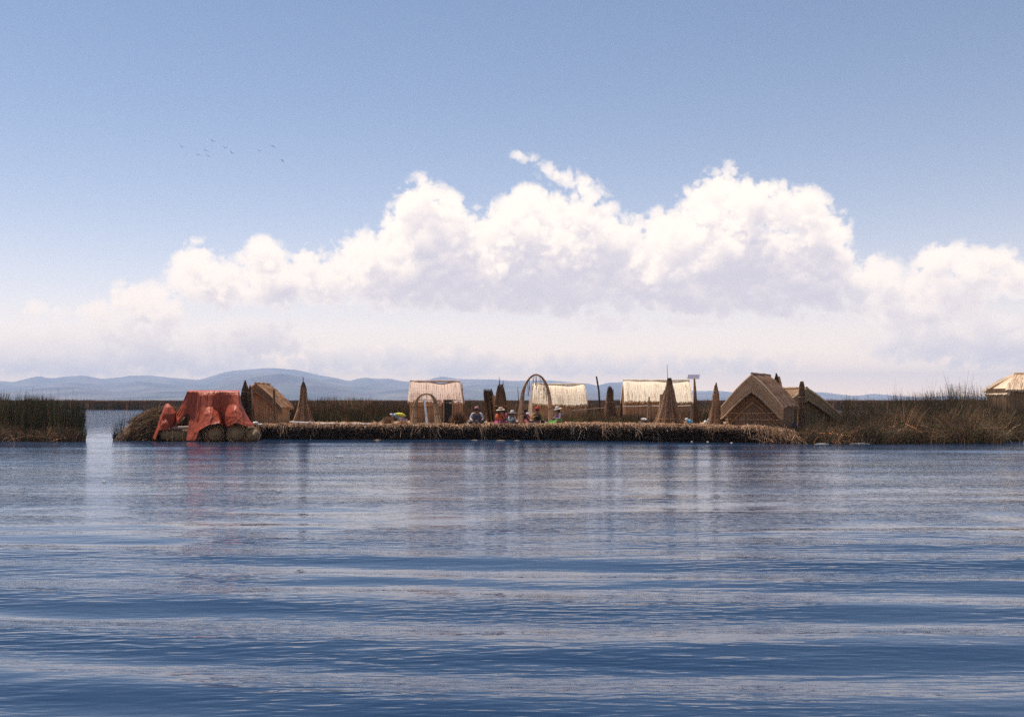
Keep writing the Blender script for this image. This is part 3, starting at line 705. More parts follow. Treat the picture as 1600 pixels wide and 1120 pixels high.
# ------------------------------------------------------------------ upright stacks of cut reeds
def stack(name, label, px, d, prof, n, nb, tips, cols, group='stacks of cut reeds standing on end', squash=.8, tie=None, width=.020, cat='reed stack', wts=None, dark_tip=True):
    """prof: (y, half width px) from the foot upward; nb bundles round the axis, each a part"""
    base = G(px[0], d); root = thing(name, label, cat, base, group)
    prof = sorted(prof, key=lambda p: -p[0]); ys = np.array([p[0] for p in prof], float); rs = np.array([p[1] for p in prof])*d/1600
    zs = EYE-(ys-625)*d/1600; zs[0] = base.z-.02
    xc = (np.interp(ys, ys[::-1], np.linspace(px[1], px[0], len(ys))) if len(ys) > 1 else ys)
    xs = np.array([(lerp(px[0], px[1], (ys[0]-y)/(ys[0]-ys[-1]))-800)*d/1600 for y in ys])
    s = len(ys); per = max(10, n//nb)
    for b in range(nb):
        th0 = 2*math.pi*(b+rnd.random()*.3)/nb
        sp = (.92*math.pi/nb) if nb > 2 else math.pi
        th = th0+rng.uniform(-sp, sp, per); q = np.sqrt(rng.uniform(.25, 1, per))
        topf = rng.triangular(1-tips, 1-tips*.3, 1, per)
        C = np.zeros((per, s, 3))
        for j in range(s):
            t = j/(s-1)
            zz = base.z+(zs[j]-base.z)*topf
            rr = np.interp(zz, zs, rs)*(1.0 if nb < 4 else (.93+.13*np.cos((th-th0)*nb/2)))
            xx = np.interp(zz, zs, xs)
            C[:, j, 0] = xx+np.cos(th)*q*rr+rng.normal(0, .006, per)
            C[:, j, 1] = d+np.sin(th)*q*rr*squash
            C[:, j, 2] = zz
        col = palette(per, cols, wts or [1]*len(cols), .2)
        V, F, c = strands_np(C, width*rng.uniform(.8, 1.3, per), col, tipw=.45, tipcol=np.array(DARK)*1.1 if dark_tip else None)
        link_mesh('reed_bundle', V, F, M_REED, root, c)
    core = MB(); core.lathe([(max(.01, r*.72), z-base.z) for r, z in zip(rs[:-1], zs[:-1])], 10, (xs[0], d, base.z), col=BROWN, squash=(1, squash))
    if nb > 2: core.c = [TAN]*len(core.c); core.build('reed_core', M_MAT, root)
    for y in (tie or []):
        z = EYE-(y-625)*d/1600; r = float(np.interp(z, zs, rs)); x = float(np.interp(z, zs, xs)); t = MB()
        ring = [(x+math.cos(a)*r*1.03, d+math.sin(a)*r*squash*1.03, z+.01*math.sin(3*a)) for a in np.linspace(0, 2*math.pi, 15)]
        t.tube(ring, .016, 5, col=TAN); t.build('rope_tie', M_REED, root)
    return root
def pole_part(root, pts, r, col=TAN, name='pole'):
    b = MB(); b.tube(pts, r, 6, col=col); return b.build(name, M_WOOD, root)

s1 = stack('reed_stack', 'tall dark reed stack with a spiked tip beside the red tarpaulin', (384, 383), 50.5, [(662, 7.5), (640, 7.5), (615, 6.8), (606, 4.5), (600, 2.4), (593, .4)], 420, 5, .18, [BROWN, TAN, OLIVE], tie=[612, 640], wts=[4, 1, 1])
s2 = stack('reed_stack', 'narrow dark reed stack between the tall spiked stack and the leftmost hut', (393, 390.5), 50.2, [(662, 6), (640, 4.5), (620, 2.6), (608, 1.6), (600, .3)], 180, 3, .2, [BROWN, DARK, TAN], wts=[3, 2, 1], tie=[625])
s3 = stack('reed_stack', 'thin forked reed bundle standing in front of the leftmost hut', (429, 428), 50.6, [(662, 3.4), (656, 2.2), (640, 1.7), (620, 1.6), (612, 1.2), (607, .9)], 90, 1, .12, [TAN, STRAW, BROWN], wts=[3, 1, 2], tie=[630])
pole_part(s3, [P(428.5, 614, 50.6), P(427, 608, 50.6), P(425, 601.5, 50.6)], [.022, .016, .008], BROWN, 'twig')
pole_part(s3, [P(428.5, 616, 50.6), P(430, 611, 50.6), P(431.5, 607, 50.6)], [.02, .014, .008], BROWN, 'twig')
s4 = stack('reed_stack', 'flared tan reed stack with a dark topknot left of the first arch hut', (474, 474), 52.5, [(661, 17.5), (650, 13), (638, 9), (625, 6.2), (616, 5), (606, 4.6), (600, 2.6), (596, 1.0)], 620, 8, .12, [TAN, STRAW, BROWN], tie=[616, 611], wts=[4, 2.2, 1.4])
pole_part(s4, [P(474, 604, 52.5), P(473.5, 589, 52.5)], [.03, .018], DARK)
s5 = stack('reed_stack', 'shaggy dark reed clump fanning out left of the tall twin tipped stack', (768, 762), 54, [(662, 7), (645, 6.5), (630, 8), (618, 8.5), (606, 7)], 420, 3, .28, [OLIVE, BROWN, DGREEN, TAN], wts=[3, 3, 2, 1], group=None, squash=1)
s6 = stack('reed_stack', 'tall twin tipped dark reed stack left of the big arch', (783, 782), 53.6, [(662, 10), (645, 10), (625, 8.5), (612, 6.5), (604, 4.5), (599, 3.6)], 460, 5, .26, [TAN, BROWN, OLIVE], wts=[2, 3, 1], tie=[634])
pole_part(s6, [P(780, 606, 53.6), P(780.5, 597, 53.6), P(780, 588, 53.6)], [.05, .03, .008], BROWN, 'tip')
pole_part(s6, [P(785, 606, 53.6), P(786, 600, 53.6), P(786.5, 595.5, 53.6)], [.05, .03, .01], BROWN, 'tip')
s7 = stack('reed_stack', 'dark forked reed stack behind the grass left of the bright roofed hut', (953, 952.5), 55, [(662, 12), (648, 9.5), (634, 7), (620, 5.2), (610, 4), (602, 2.4)], 420, 5, .24, [TAN, BROWN, OLIVE], wts=[2, 3, 1], tie=[628])
pole_part(s7, [P(957.5, 625, 55), P(957.8, 612, 55), P(958, 606, 55)], [.05, .04, .015], BROWN, 'tip')
s8 = stack('reed_stack', 'biggest reed stack, broad ribbed cone in front of the bright roofed hut', (1045, 1046), 49.6, [(665, 25), (655, 20), (640, 14.5), (625, 10.5), (610, 7), (600, 4.6), (594, 3.6), (590, 2.6)], 1500, 12, .06, [TAN, STRAW, BROWN], wts=[4, 2.2, 1.4], tie=[654], squash=.7)
pole_part(s8, [P(1043.8, 600, 49.6), P(1042.2, 570, 49.6)], [.018, .012], TAN)
s9 = stack('reed_stack', 'slim reed stack leaning on the left flank of the biggest stack', (1033, 1039), 50.2, [(663, 9), (645, 6), (628, 4), (616, 3), (609, 1.2)], 260, 3, .12, [BROWN, TAN], wts=[2, 2])
s10 = stack('reed_stack', 'thin tan reed bundle standing in front of the bright roofed hut', (1012, 1014.5), 52, [(661, 2.2), (640, 1.5), (625, 1.1), (619, .6)], 60, 1, .1, [TAN, STRAW], wts=[2, 1], squash=1)
s11 = stack('reed_stack', 'pointed reed stack with a dark shingled top left of the big gabled hut', (1117, 1119), 49.5, [(664, 13.5), (650, 9.5), (638, 7), (625, 5.2), (615, 4.8), (608, 2.8), (602, 1.1), (597, .3)], 560, 7, .1, [TAN, STRAW, BROWN], tie=[624, 617], wts=[4, 2.2, 1.4])
s12 = stack('reed_stack', 'dark pointed reed stack rising behind the ridge of the big gabled hut', (1217, 1213), 56, [(655, 14), (630, 12), (610, 9), (598, 6), (588, 2.2), (582, .5)], 300, 4, .15, [DARK, BROWN], wts=[2, 2])
s13 = stack('reed_stack', 'upright reed column against the gable of the rear gabled hut', (1252, 1253), 50.5, [(668, 6), (640, 5.2), (615, 4.6), (603, 3.9), (595, 2.2)], 340, 4, .07, [BROWN, TAN], wts=[2, 3], tie=[620], dark_tip=False)
s14 = stack('reed_stack', 'thin dark reed bundle half hidden in the grass by the bright roofed hut', (971, 971), 54, [(660, 3.5), (645, 2.2), (632, 1.4), (624, .4)], 70, 1, .2, [DARK, BROWN], wts=[2, 2], squash=1)

def shrub(name, label, px, d, halfw, ytop, n, cols, wts):
    base = G(px, d); root = thing(name, label, 'shrub', base)
    h0 = base.z-(EYE-(625-625)*d/1600)  # unused offset kept at ground
    H = (EYE-(ytop-625)*d/1600)-base.z; w = halfw*d/1600
    yaw = rng.uniform(0, 6.28, n); q = rng.random(n)**.6; el = rng.uniform(.25, 1, n)
    s = 4; t = np.linspace(0, 1, s)[None]; C = np.zeros((n, s, 3))
    st = rng.uniform(0, .5, n)
    rx = np.cos(yaw)*w*q; ry = np.sin(yaw)*w*q*.8; hz = H*np.sqrt(np.clip(1-q*q*.8, .05, 1))*rng.uniform(.6, 1.02, n)
    for j in range(s):
        tt = st+(1-st)*j/(s-1)
        C[:, j, 0] = base.x+rx*tt**1.2+rng.normal(0, .02, n); C[:, j, 1] = d+ry*tt**1.2+rng.normal(0, .02, n); C[:, j, 2] = base.z-.03+hz*tt**.9
    link_mesh('twigs', *strands_np(C, rng.uniform(.010, .018, n), palette(n, cols, wts))[:2], M_REED, root, strands_np(C, .01, palette(n, cols, wts))[2])
    b = MB()
    for k in range(6):
        a = k*1.05; b.tube([base, base+Vector((math.cos(a)*w*.3, math.sin(a)*w*.3, H*.45)), base+Vector((math.cos(a)*w*.6, math.sin(a)*w*.5, H*.8))], [.03, .02, .008], 5, col=BROWN)
    b.build('stem', M_WOOD, root)
    return root
shrub('dry_shrub', 'rounded dry brown bush at the right end of the first arch hut', 717, 49.6, 17, 640, 1500, [BROWN, TAN, DARK], [4, 2, 2])
shrub('dry_shrub', 'small brown bush behind the seated man in the white sleeves', 750, 51.5, 14, 644, 900, [BROWN, DARK, OLIVE], [4, 2, 2])
shrub('dry_shrub', 'pale straw bush left of the first arch hut under the piled bundles', 606, 50.2, 12, 649, 900, [STRAW, TAN, BROWN], [2, 3, 2])
shrub('dry_shrub', 'grey straw bush at the left foot of the first arch', 630, 49.6, 11, 655, 700, [STRAW, TAN, PALE], [2, 3, 1])

# ------------------------------------------------------------------ reed huts
def mat_slab(b, fn, nc, nr, thick, nrm, col=TAN, amp=.015, jit=.25, ragged=0.0):
    """closed corrugated mat: fn(s,t) -> point; ribs run along t"""
    nrm = Vector(nrm).normalized(); vs = []; cs = []
    for side in (0, 1):
        for i in range(nc+1):
            s = i/nc; off = (amp if i % 2 else -amp)+rnd.uniform(-1, 1)*amp*.6; k = math.exp(rnd.gauss(0, jit*.5)); rg = rnd.uniform(-1, 1)*ragged
            for j in range(nr+1):
                t = j/nr; p = Vector(fn(s, t))
                if ragged and j == nr: p += (Vector(fn(s, 1))-Vector(fn(s, (nr-1)/nr))).normalized()*rg
                vs.append(p+nrm*(off if side == 0 else -thick+off*.3)); cs.append(tuple(c*k for c in col))
    m = (nc+1)*(nr+1); fs = []
    for i in range(nc):
        for j in range(nr):
            a = i*(nr+1)+j; fs.append((a, a+nr+1, a+nr+2, a+1)); fs.append((m+a, m+a+1, m+a+nr+2, m+a+nr+1))
    for i in range(nc):
        a = i*(nr+1); fs.append((a, m+a, m+a+nr+1, a+nr+1)); a += nr; fs.append((a, a+nr+1, m+a+nr+1, m+a))
    for j in range(nr):
        fs.append((j, j+1, m+j+1, m+j)); a = nc*(nr+1)+j; fs.append((a, m+a, m+a+1, a+1))
    b.add(vs, fs, cs); return b

class Hut:
    def __init__(s, label, base, heading, L, hw, wall_h, ridge_h, eave_out, gable_out, roofcol, wallcol, group='reed huts on the island', bulge=.10, name='reed_hut'):
        s.o = Vector(base); h = R(heading)
        s.e1 = Vector((math.sin(h), math.cos(h), 0)); s.e2 = Vector((math.cos(h), -math.sin(h), 0)); s.e3 = Vector((0, 0, 1))
        s.L, s.hw, s.wh, s.rh = L, hw, wall_h, ridge_h; s.go = gable_out
        s.slope = (ridge_h-wall_h)/hw; s.ew = hw+eave_out; s.ez = wall_h-eave_out*s.slope
        s.bulge = bulge; s.roofcol, s.wallcol = roofcol, wallcol
        s.root = thing(name, label, 'hut', base, group)
    def at(s, a, b, z): return s.o+s.e1*a+s.e2*b+s.e3*z
    def walls(s, skip=()):
        L, hw, wh, rh = s.L, s.hw-.04, s.wh, s.rh
        for a, nm in ((0, 'front'), (L, 'back')):
            if nm in skip: continue
            b = MB(); n = max(16, int(hw*2/.045))
            mat_slab(b, lambda u, t, a=a: s.at(a, lerp(-hw, hw, u), lerp(-.05, lerp(rh-.06, wh-.02, abs(2*u-1)), t)), n, 3, .07, s.e1*(-1 if a == 0 else 1), s.wallcol)
            b.build('gable_wall', M_MAT, s.root)
        for sg in (-1, 1):
            if ('left' if sg < 0 else 'right') in skip: continue
            b = MB(); n = max(16, int(L/.045))
            mat_slab(b, lambda u, t: s.at(lerp(.08, L-.08, u), sg*hw, lerp(-.05, wh-.02, t)), n, 3, .07, s.e2*sg, s.wallcol)
            b.build('side_wall', M_MAT, s.root)
    def prof(s, t):                              # from ridge (0) to eave (1)
        b = lerp(0, s.ew, t); z = lerp(s.rh, s.ez, t)+s.bulge*math.sin(math.pi*min(1, t))*(1-.3*t)
        return b, z
    def roof(s, thick=.14, strands_per_m=130, col2=None, hip=(0, 0), layers=(0.36, .7)):
        cl = col2 or [s.roofcol, tuple(c*.75 for c in s.roofcol), PALE]
        a0, a1 = -s.go, s.L+s.go
        for sg in (-1, 1):
            def fn(u, t):
                b, z = s.prof(t)
                aa = lerp(a0+hip[0]*(1-t), a1-hip[1]*(1-t), u)
                # soft rounded verge
                e = min(u, 1-u)*(a1-a0); dr = .05*max(0, 1-e/.15)**2
                sag = .035*math.sin(u*5.3+s.o.x)+.02*math.sin(u*13+s.o.y*3)-.05*math.sin(math.pi*u)*(1-t)
                return s.at(aa, sg*b, z-dr+sag)
            n = max(20, int((a1-a0)/.05)); b = MB()
            nrm = s.e2*sg*s.slope+s.e3
            mat_slab(b, fn, n, 8, thick, nrm, s.roofcol, .005, .06, .06)
            sl = b.build('roof_slope', M_THATCH, s.root)
            # layers of straw laid over the mat: each course ends in a ragged fringe
            m = int((a1-a0)*strands_per_m); C = np.zeros((m, 4, 3)); nn = nrm.normalized()
            us = rng.random(m); crs = rng.choice(len(layers)+1, m); ends = list(layers)+[1.03]
            for i in range(m):
                t1 = ends[crs[i]]+rng.normal(0, .025); t0 = max(0, t1-rng.uniform(.25, .45)); du = rng.normal(0, .012)
                for j in range(4):
                    t = lerp(t0, t1, j/3); C[i, j] = fn(min(1, max(0, us[i]+du*j/3)), min(t, 1))+nn*(.018+.02*j/3)
                    if t > 1: C[i, j] += np.array((0, 0, -(t-1)*.8))
            link_mesh('thatch', *strands_np(C, rng.uniform(.010, .020, m), 1)[:2], M_REED, sl, strands_np(C, .01, palette(m, cl, [4, 2, 1.5, 1][:len(cl)], .09))[2])
        b = MB(); pts = [s.at(lerp(a0+hip[0], a1-hip[1], k/12), 0, s.rh+.0+rnd.uniform(-.012, .012)) for k in range(13)]
        b.tube(pts, .06, 8, col=s.roofcol, jit=.1); b.build('ridge_roll', M_THATCH, s.root)
    def bindings(s, a=None, side=None, zs=(.4, .9)):
        for z in zs:
            b = MB()
            if a is not None: pts = [s.at(a, lerp(-s.hw, s.hw, k/8)*min(1, (s.rh-z)/(s.rh-s.wh)), z+rnd.uniform(-.012, .012)) for k in range(9)]
            else: pts = [s.at(lerp(0, s.L, k/8), side, z+rnd.uniform(-.012, .012)) for k in range(9)]
            b.tube(pts, .018, 5, col=STRAW); b.build('binding', M_REED, s.root)
    def verge(s, a, width, thick=.12, drop=0, col=None, edge=True):
        """hanging chevron of reed matting in front of a gable"""
        for sg in (-1, 1):
            def fn(u, t):
                bo, zo = s.prof(u*1.0); k = width*(1-.18*u)
                rnd_end = .12*max(0, (u-.9)/.1)
                return s.at(a-.02*t, sg*(bo-(0 if u > 0 else 0)), zo-.02-k*t*(1-rnd_end*t)-drop)
            b = MB(); nc = 26; nr = 14
            # ribs run along the slope here, so swap the roles of s and t
            mat_slab(b, lambda u, t: fn(t, u), nr, nc, thick, -s.e1, col or s.wallcol, .012, .25)
            v = b.build('verge_mat', M_MAT, s.root)
            if edge:
                e = MB(); pts = [fn(k/14, 1.0)-s.e1*.03 for k in range(15)]
                e.tube(pts, .045, 6, col=tuple(c*1.1 for c in (col or s.wallcol)), jit=.2); e.build('edge_roll', M_THATCH, v)

# leftmost hut: gable end towards us, half hidden by reed stacks
h1 = Hut('leftmost reed hut with a gable front half hidden by dark reed stacks', G(401, 52.5)+Vector((0, 0, -.02)), -2, 3.0, 1.18, .98, 2.08, .14, .25, (.40, .25, .15), TAN)
h1.walls(); h1.roof(.13, 90, [TAN, TAN, STRAW]); h1.verge(-.27, .42, col=BROWN); h1.bindings(a=-.06, zs=(.45, .9)); h1.bindings(side=1.2, zs=(.5,))
# first-arch hut
h2 = Hut('pinkish thatched hut with a dark doorway behind the small arch', G(640.5, 52.3)+Vector((0, .95, -.02)), 89.5, 2.62, 1.05, 1.22, 2.16, .14, .10, (.58, .44, .36), (.30, .185, .105))
h2.walls(skip=()); h2.roof(.13, 30, [(.58, .44, .36), (.52, .39, .31), (.64, .50, .42), (.5, .36, .28)], hip=(.0, .22), layers=(.5,))
# thatched hut seen through the big arch
h3 = Hut('cream roofed hut with a rounded right end behind the big arch', G(832, 56)+Vector((0, 1.0, -.03)), 91, 2.95, 1.05, 1.10, 2.06, .16, .08, (.70, .60, .46), TAN, bulge=.22)
h3.walls(); h3.roof(.13, 24, [(.70, .60, .46), (.66, .55, .42), (.73, .63, .5)], hip=(.10, .12), layers=(.6,))
h4 = Hut('largest bright roofed hut with a long pale cream thatch', G(978, 58)+Vector((0, 1.1, -.03)), 91, 3.72, 1.15, 1.26, 2.30, .18, .08, (.75, .66, .51), (.32, .21, .13), bulge=.12)
h4.walls(); h4.roof(.14, 22, [(.75, .66, .51), (.71, .62, .47), (.77, .68, .54)], hip=(.04, .02), layers=(.55,))
# big gabled hut at the right
hA = Hut('big brown gabled hut with a double chevron front at the right end of the island', G(1177, 47.4)+Vector((.10, .35, -.03)), 27, 3.0, 1.30, 1.10, 2.46, .14, .35, (.33, .235, .175), (.19, .13, .085))
hA.walls(); hA.roof(.14, 170, [(.33, .24, .18), BROWN, TAN, (.42, .32, .25)]); hA.verge(-.40, .80, col=(.36, .245, .15)); hA.verge(-.05, .34, thick=.07, drop=.98, col=(.24, .15, .085)); hA.bindings(a=-.07, zs=(.32, .62))
hB = Hut('rear gabled hut with a lit left roof edge behind the reed column', G(1256, 53)+Vector((0, 0, -.03)), -14, 3.0, 2.0, .95, 2.40, .12, .3, (.36, .27, .185), (.20, .155, .095))
hB.walls(); hB.roof(.14, 160, [(.40, .29, .2), TAN, BROWN]); hB.verge(-.34, .62, col=(.25, .19, .115))
hC = Hut('hut with a pale tan roof cut off by the right edge of the photo', Vector((27.35, 57.9, .55)), 92, 4.2, 1.3, 2.05, 2.85, .20, .14, (.66, .52, .37), (.26, .17, .10), bulge=.10)
hC.walls(skip=('front',)); hC.roof(.15, 60, [(.66, .52, .37), (.60, .46, .31), PALE], hip=(1.15, .0))

def hutC_end():
    # the hipped left end: a slope of thatch, and a wall of matting below it
    s = hC; b = MB()
    mat_slab(b, lambda u, t: s.at(lerp(1.15, -.02, t), lerp(-1, 1, u)*lerp(.03, s.ew, t), lerp(s.rh, s.ez-.25, t)+.08*math.sin(3.1*t)), 44, 8, .14, -s.e1+s.e3, (.70, .58, .43), .010, .1, .05)
    b.build('hip_slope', M_THATCH, s.root)
    b = MB(); mat_slab(b, lambda u, t: s.at(.02, lerp(-1, 1, u)*(s.hw-.05), lerp(-.05, s.wh-.05, t)), 50, 2, .07, -s.e1, s.wallcol); b.build('end_wall', M_MAT, s.root)
hutC_end()
def hut2_extras():
    # doorway: near-black box, its colour standing in for the shade inside, with a reed post each side, matting folded at the left
    y = 52.3-.10
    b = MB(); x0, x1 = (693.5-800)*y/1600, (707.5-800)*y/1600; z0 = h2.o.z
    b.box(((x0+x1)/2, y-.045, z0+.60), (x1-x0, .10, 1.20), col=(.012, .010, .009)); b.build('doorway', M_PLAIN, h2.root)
    for x in (x0, x1):
        b = MB(); b.tube([(x, y-.10, z0-.02), (x, y-.10, z0+1.22)], .035, 6, col=TAN); b.build('door_post', M_WOOD, h2.root)
    b = MB(); mat_slab(b, lambda u, t: Vector((lerp(x1+.02, x1+.42, u), y-.05, z0+lerp(0, 1.2, t))), 10, 2, .04, (0, -1, 0), (.36, .21, .13)); b.build('door_mat', M_MAT, h2.root)
    # slack matting under the eave across the front
    b = MB(); xa, xb = (641-800)*y/1600, (690-800)*y/1600
    mat_slab(b, lambda u, t: Vector((lerp(xa, xb, u), y-.07-.05*math.sin(t*3.1), z0+lerp(.86, 1.2, t))), 40, 3, .03, (0, -1, 0), (.36, .22, .13), .01); b.build('eave_mat', M_MAT, h2.root)
hut2_extras()
def hut3_flap():
    # a pale sheet of matting hangs from the left verge
    d = 55.6; b = MB()
    mat_slab(b, lambda u, t: P(lerp(831.5, 827.0-0.8*t, u)+lerp(0, -.8, t), lerp(603+21*u, 657-8*u, t) if u < .5 else lerp(624, 650, t), d+.0)+Vector((0, .3*u, 0)), 6, 6, .05, (-.5, -1, 0), (.62, .52, .40), .008)
    b.build('hanging_flap', M_THATCH, h3.root)
hut3_flap()

# ------------------------------------------------------------------ arches of bound reed
def curve_pts(ctrl, n):
    c = [Vector(p) for p in ctrl]; out = []
    for k in range(n):
        u = k/(n-1)*(len(c)-1); i = min(int(u), len(c)-2); t = u-i
        p0, p1, p2, p3 = c[max(i-1, 0)], c[i], c[i+1], c[min(i+2, len(c)-1)]
        out.append(.5*((2*p1)+(p2-p0)*t+(2*p0-5*p1+4*p2-p3)*t*t+(3*p1-p0-3*p2+p3)*t**3))
    return out
def arch(label, d, ctrl, rad, ties, col=TAN):
    base = G(ctrl[0][0], d); root = thing('reed_arch', label, 'arch', base, 'reed arches')
    pts = curve_pts([P(x, y, d) for x, y in ctrl], 40); n = len(ctrl)
    rr = [float(np.interp(k/39*(n-1), range(n), rad))*d/1600 for k in range(40)]
    b = MB(); b.tube(pts, [r*.9 for r in rr], 9, col=col, jit=.06); body = b.build('arch_body', M_MAT, root)
    m = 130; C = np.zeros((m, 9, 3))
    for i in range(m):
        k0 = rng.uniform(0, 26); th = rng.uniform(0, 6.28)
        for j in range(9):
            kk = min(39, k0+j*1.6); i0 = min(int(kk), 38); f = kk-i0; p = pts[i0].lerp(pts[i0+1], f); r = lerp(rr[i0], rr[i0+1], f)
            t = (pts[i0+1]-pts[i0]).normalized(); sx = Vector((-t.z, 0, t.x)); C[i, j] = p+sx*math.cos(th)*r+Vector((0, 1, 0))*math.sin(th)*r
    link_mesh('reed_strands', *strands_np(C, .016, 1)[:2], M_REED, body, strands_np(C, .01, palette(m, [col, STRAW, TAN], [4, 1.5, 1.5], .12))[2])
    for k in ties:
        b = MB(); i0 = int(k*39); t = (pts[min(i0+1, 39)]-pts[i0-1]).normalized(); sx = Vector((-t.z, 0, t.x)); r = rr[i0]*1.06
        b.tube([pts[i0]+sx*math.cos(a)*r+Vector((0, 1, 0))*math.sin(a)*r for a in np.linspace(0, 6.28, 13)], .014, 5, col=BROWN); b.build('rope_tie', M_REED, root)
    return root, pts
a1, p1 = arch('small reed arch framing the pinkish hut, with a white pole leaning in it', 50.0, [(646, 665), (647.3, 648), (649.5, 632), (653, 622), (658.5, 617.2), (664, 615.8), (671, 616), (676.5, 620), (680, 630), (682.5, 647), (685.5, 665)],
              [5.0, 4.4, 3.0, 1.8, 1.2, 1.0, 1.2, 1.8, 3.2, 4.6, 6.0], (.1, .2, .82, .92), (.50, .36, .22))
a2, p2 = arch('tall slender reed arch hung with a fringe of reed strings', 50.0, [(813, 665), (814, 645), (815.6, 625), (818, 610), (823, 597), (830, 588.5), (837, 585.2), (844, 587.5), (850.5, 594.5), (855.5, 606), (858.5, 622), (860, 643), (861, 665)],
              [4.7, 4.2, 3.2, 2.4, 1.7, 1.3, 1.1, 1.3, 1.6, 2.3, 3.0, 3.7, 4.3], (.08, .2, .8, .9), (.52, .34, .23))
for i in range(26):
    u = rnd.uniform(.36, .74); q = p2[int(u*39)]; L = rnd.uniform(.25, .95) if .44 < u < .68 else rnd.uniform(.3, .8)
    b = MB(); b.tube([q, q+Vector((rnd.uniform(-.02, .02), 0, -L*.5)), q+Vector((rnd.uniform(-.03, .03), 0, -L))], [.009, .010, .014], 4, col=(.22, .10, .06)); b.build('fringe_string', M_REED, a2)

def pole(name, label, pts, r, col, cat='pole', mat=None, ends=None):
    base = Vector(pts[0]); root = thing(name, label, cat, base)
    b = MB(); b.tube(pts, r, 7, col=col); b.build('shaft', mat or M_WOOD, root)
    if ends:
        e = MB(); p = Vector(pts[-1]); e.lathe([(.006, -.02), (ends, -.015), (ends, .02), (.006, .03)], 8, p, col=tuple(c*.8 for c in col)); e.build('end_cap', mat or M_WOOD, root)
    return root
pole('white_pole', 'pale peeled pole leaning inside the small arch', [G(667.6, 49.7)+Vector((0, 0, -.03)), P(666, 650, 49.75), P(664.4, 635, 49.8), P(663.2, 622.5, 49.85)], [.062, .056, .05, .036], (.92, .89, .83), ends=.03)
pole('dark_pole', 'dark leaning pole between the cream roofed hut and the bright roofed hut', [P(938.6, 660, 58), P(935.6, 610, 58), P(932, 588.5, 58)], [.055, .05, .045], (.05, .035, .03), ends=.045)
pole('thin_mast', 'thin dark stick rising left of the big arch', [P(812.5, 660, 52), P(811, 630, 52), P(808.8, 605.5, 52)], [.03, .022, .012], DARK)
pole('white_plank', 'long white painted pole lying along the island edge', [P(456, 659.2, 50.2)+Vector((0, 0, 0)), P(500, 661.5, 50), P(540, 662.6, 49.9), P(582, 662.4, 49.8)], [.040, .045, .045, .035], (.78, .72, .70), ends=.035)
# solar panel on a reed-wrapped post
M_GLASS = attr_mat('glazed_cell', .12, 0, 20, .05, spec=.8)
def solar():
    d = 52.5; base = G(1087.5, d); root = thing('solar_panel', 'tilted solar panel on a reed wrapped post right of the bright roofed hut', 'solar panel', base)
    b = MB(); b.tube([base, P(1086.6, 640, d), P(1085.6, 610, d), P(1085, 591, d)], [.12, .09, .07, .045], 9, col=BROWN, jit=.1); po = b.build('post', M_MAT, root)
    m = 80; C = np.zeros((m, 4, 3)); yy = [663, 645, 625, 604]; wd = [.20, .13, .09, .06]
    for i in range(m):
        th = rng.uniform(0, 6.28); q = rng.uniform(.7, 1.05)
        for j in range(4): C[i, j] = np.array(P(1087.5-.6*j, yy[j], d))+np.array((math.cos(th)*wd[j]*q, math.sin(th)*wd[j]*q, rng.normal(0, .03)))
    link_mesh('reed_wrap', *strands_np(C, .02, 1)[:2], M_REED, po, strands_np(C, .01, palette(m, [BROWN, TAN, DARK], [3, 1, 2]))[2])
    c = P(1083.7, 588.4, d); ex = Vector((.62, 0, .0)); rot = Matrix.Rotation(R(24), 3, 'X') @ Matrix.Rotation(R(-12), 3, 'Z')
    rot = Matrix.Rotation(R(-16), 3, 'Z') @ Matrix.Rotation(R(24), 3, 'X')
    b = MB(); b.box(c, (.62, .52, .03), rot, (.42, .40, .42)); pn = b.build('panel_frame', M_PLAIN, root)
    for i in range(6):
        for j in range(4):
            b = MB(); b.box(c+rot @ Vector((-.245+.098*i, -.18+.12*j, -.0165)), (.088, .108, .006), rot, (.50, .46, .49)); b.build('back_cell', M_PLAIN, pn)
    for i in range(6):
        for j in range(4):
            b = MB(); b.box(c+rot @ Vector((-.245+.098*i, -.18+.12*j, .0165)), (.088, .108, .006), rot, (.20, .18, .24)); b.build('solar_cell', M_GLASS, pn)
    b = MB(); b.tube([P(1085, 592, d), c-rot @ Vector((0, 0, .02))], .03, 6, col=(.3, .3, .3)); b.build('bracket', M_PLAIN, root)
solar()
def clothesline():
    root = thing('clothes_line', 'thin white line strung past the bright roofed hut to a short post', 'line', G(1079.5, 51))
    b = MB(); A, M_, Z = P(972, 634.5, 55), P(1013, 633.3, 52), P(1079.5, 633.2, 51)
    b.tube([A, A.lerp(M_, .5)-Vector((0, 0, .03)), M_], .008, 4, col=(.7, .66, .64)); b.build('cord', M_PLAIN, root)
    b = MB(); b.tube([M_, M_.lerp(Z, .5)-Vector((0, 0, .05)), Z], .010, 4, col=(.7, .66, .64)); b.build('cord', M_PLAIN, root)
    b = MB(); b.tube([P(893, 641, 54.5), P(918, 639, 54.8), P(972, 634.5, 55)], .007, 4, col=(.5, .45, .42)); b.build('cord', M_PLAIN, root)
    b = MB(); b.tube([G(1079.5, 51), P(1079.5, 632, 51)], [.022, .018], 6, col=(.3, .27, .25)); b.build('post', M_WOOD, root)
clothesline()

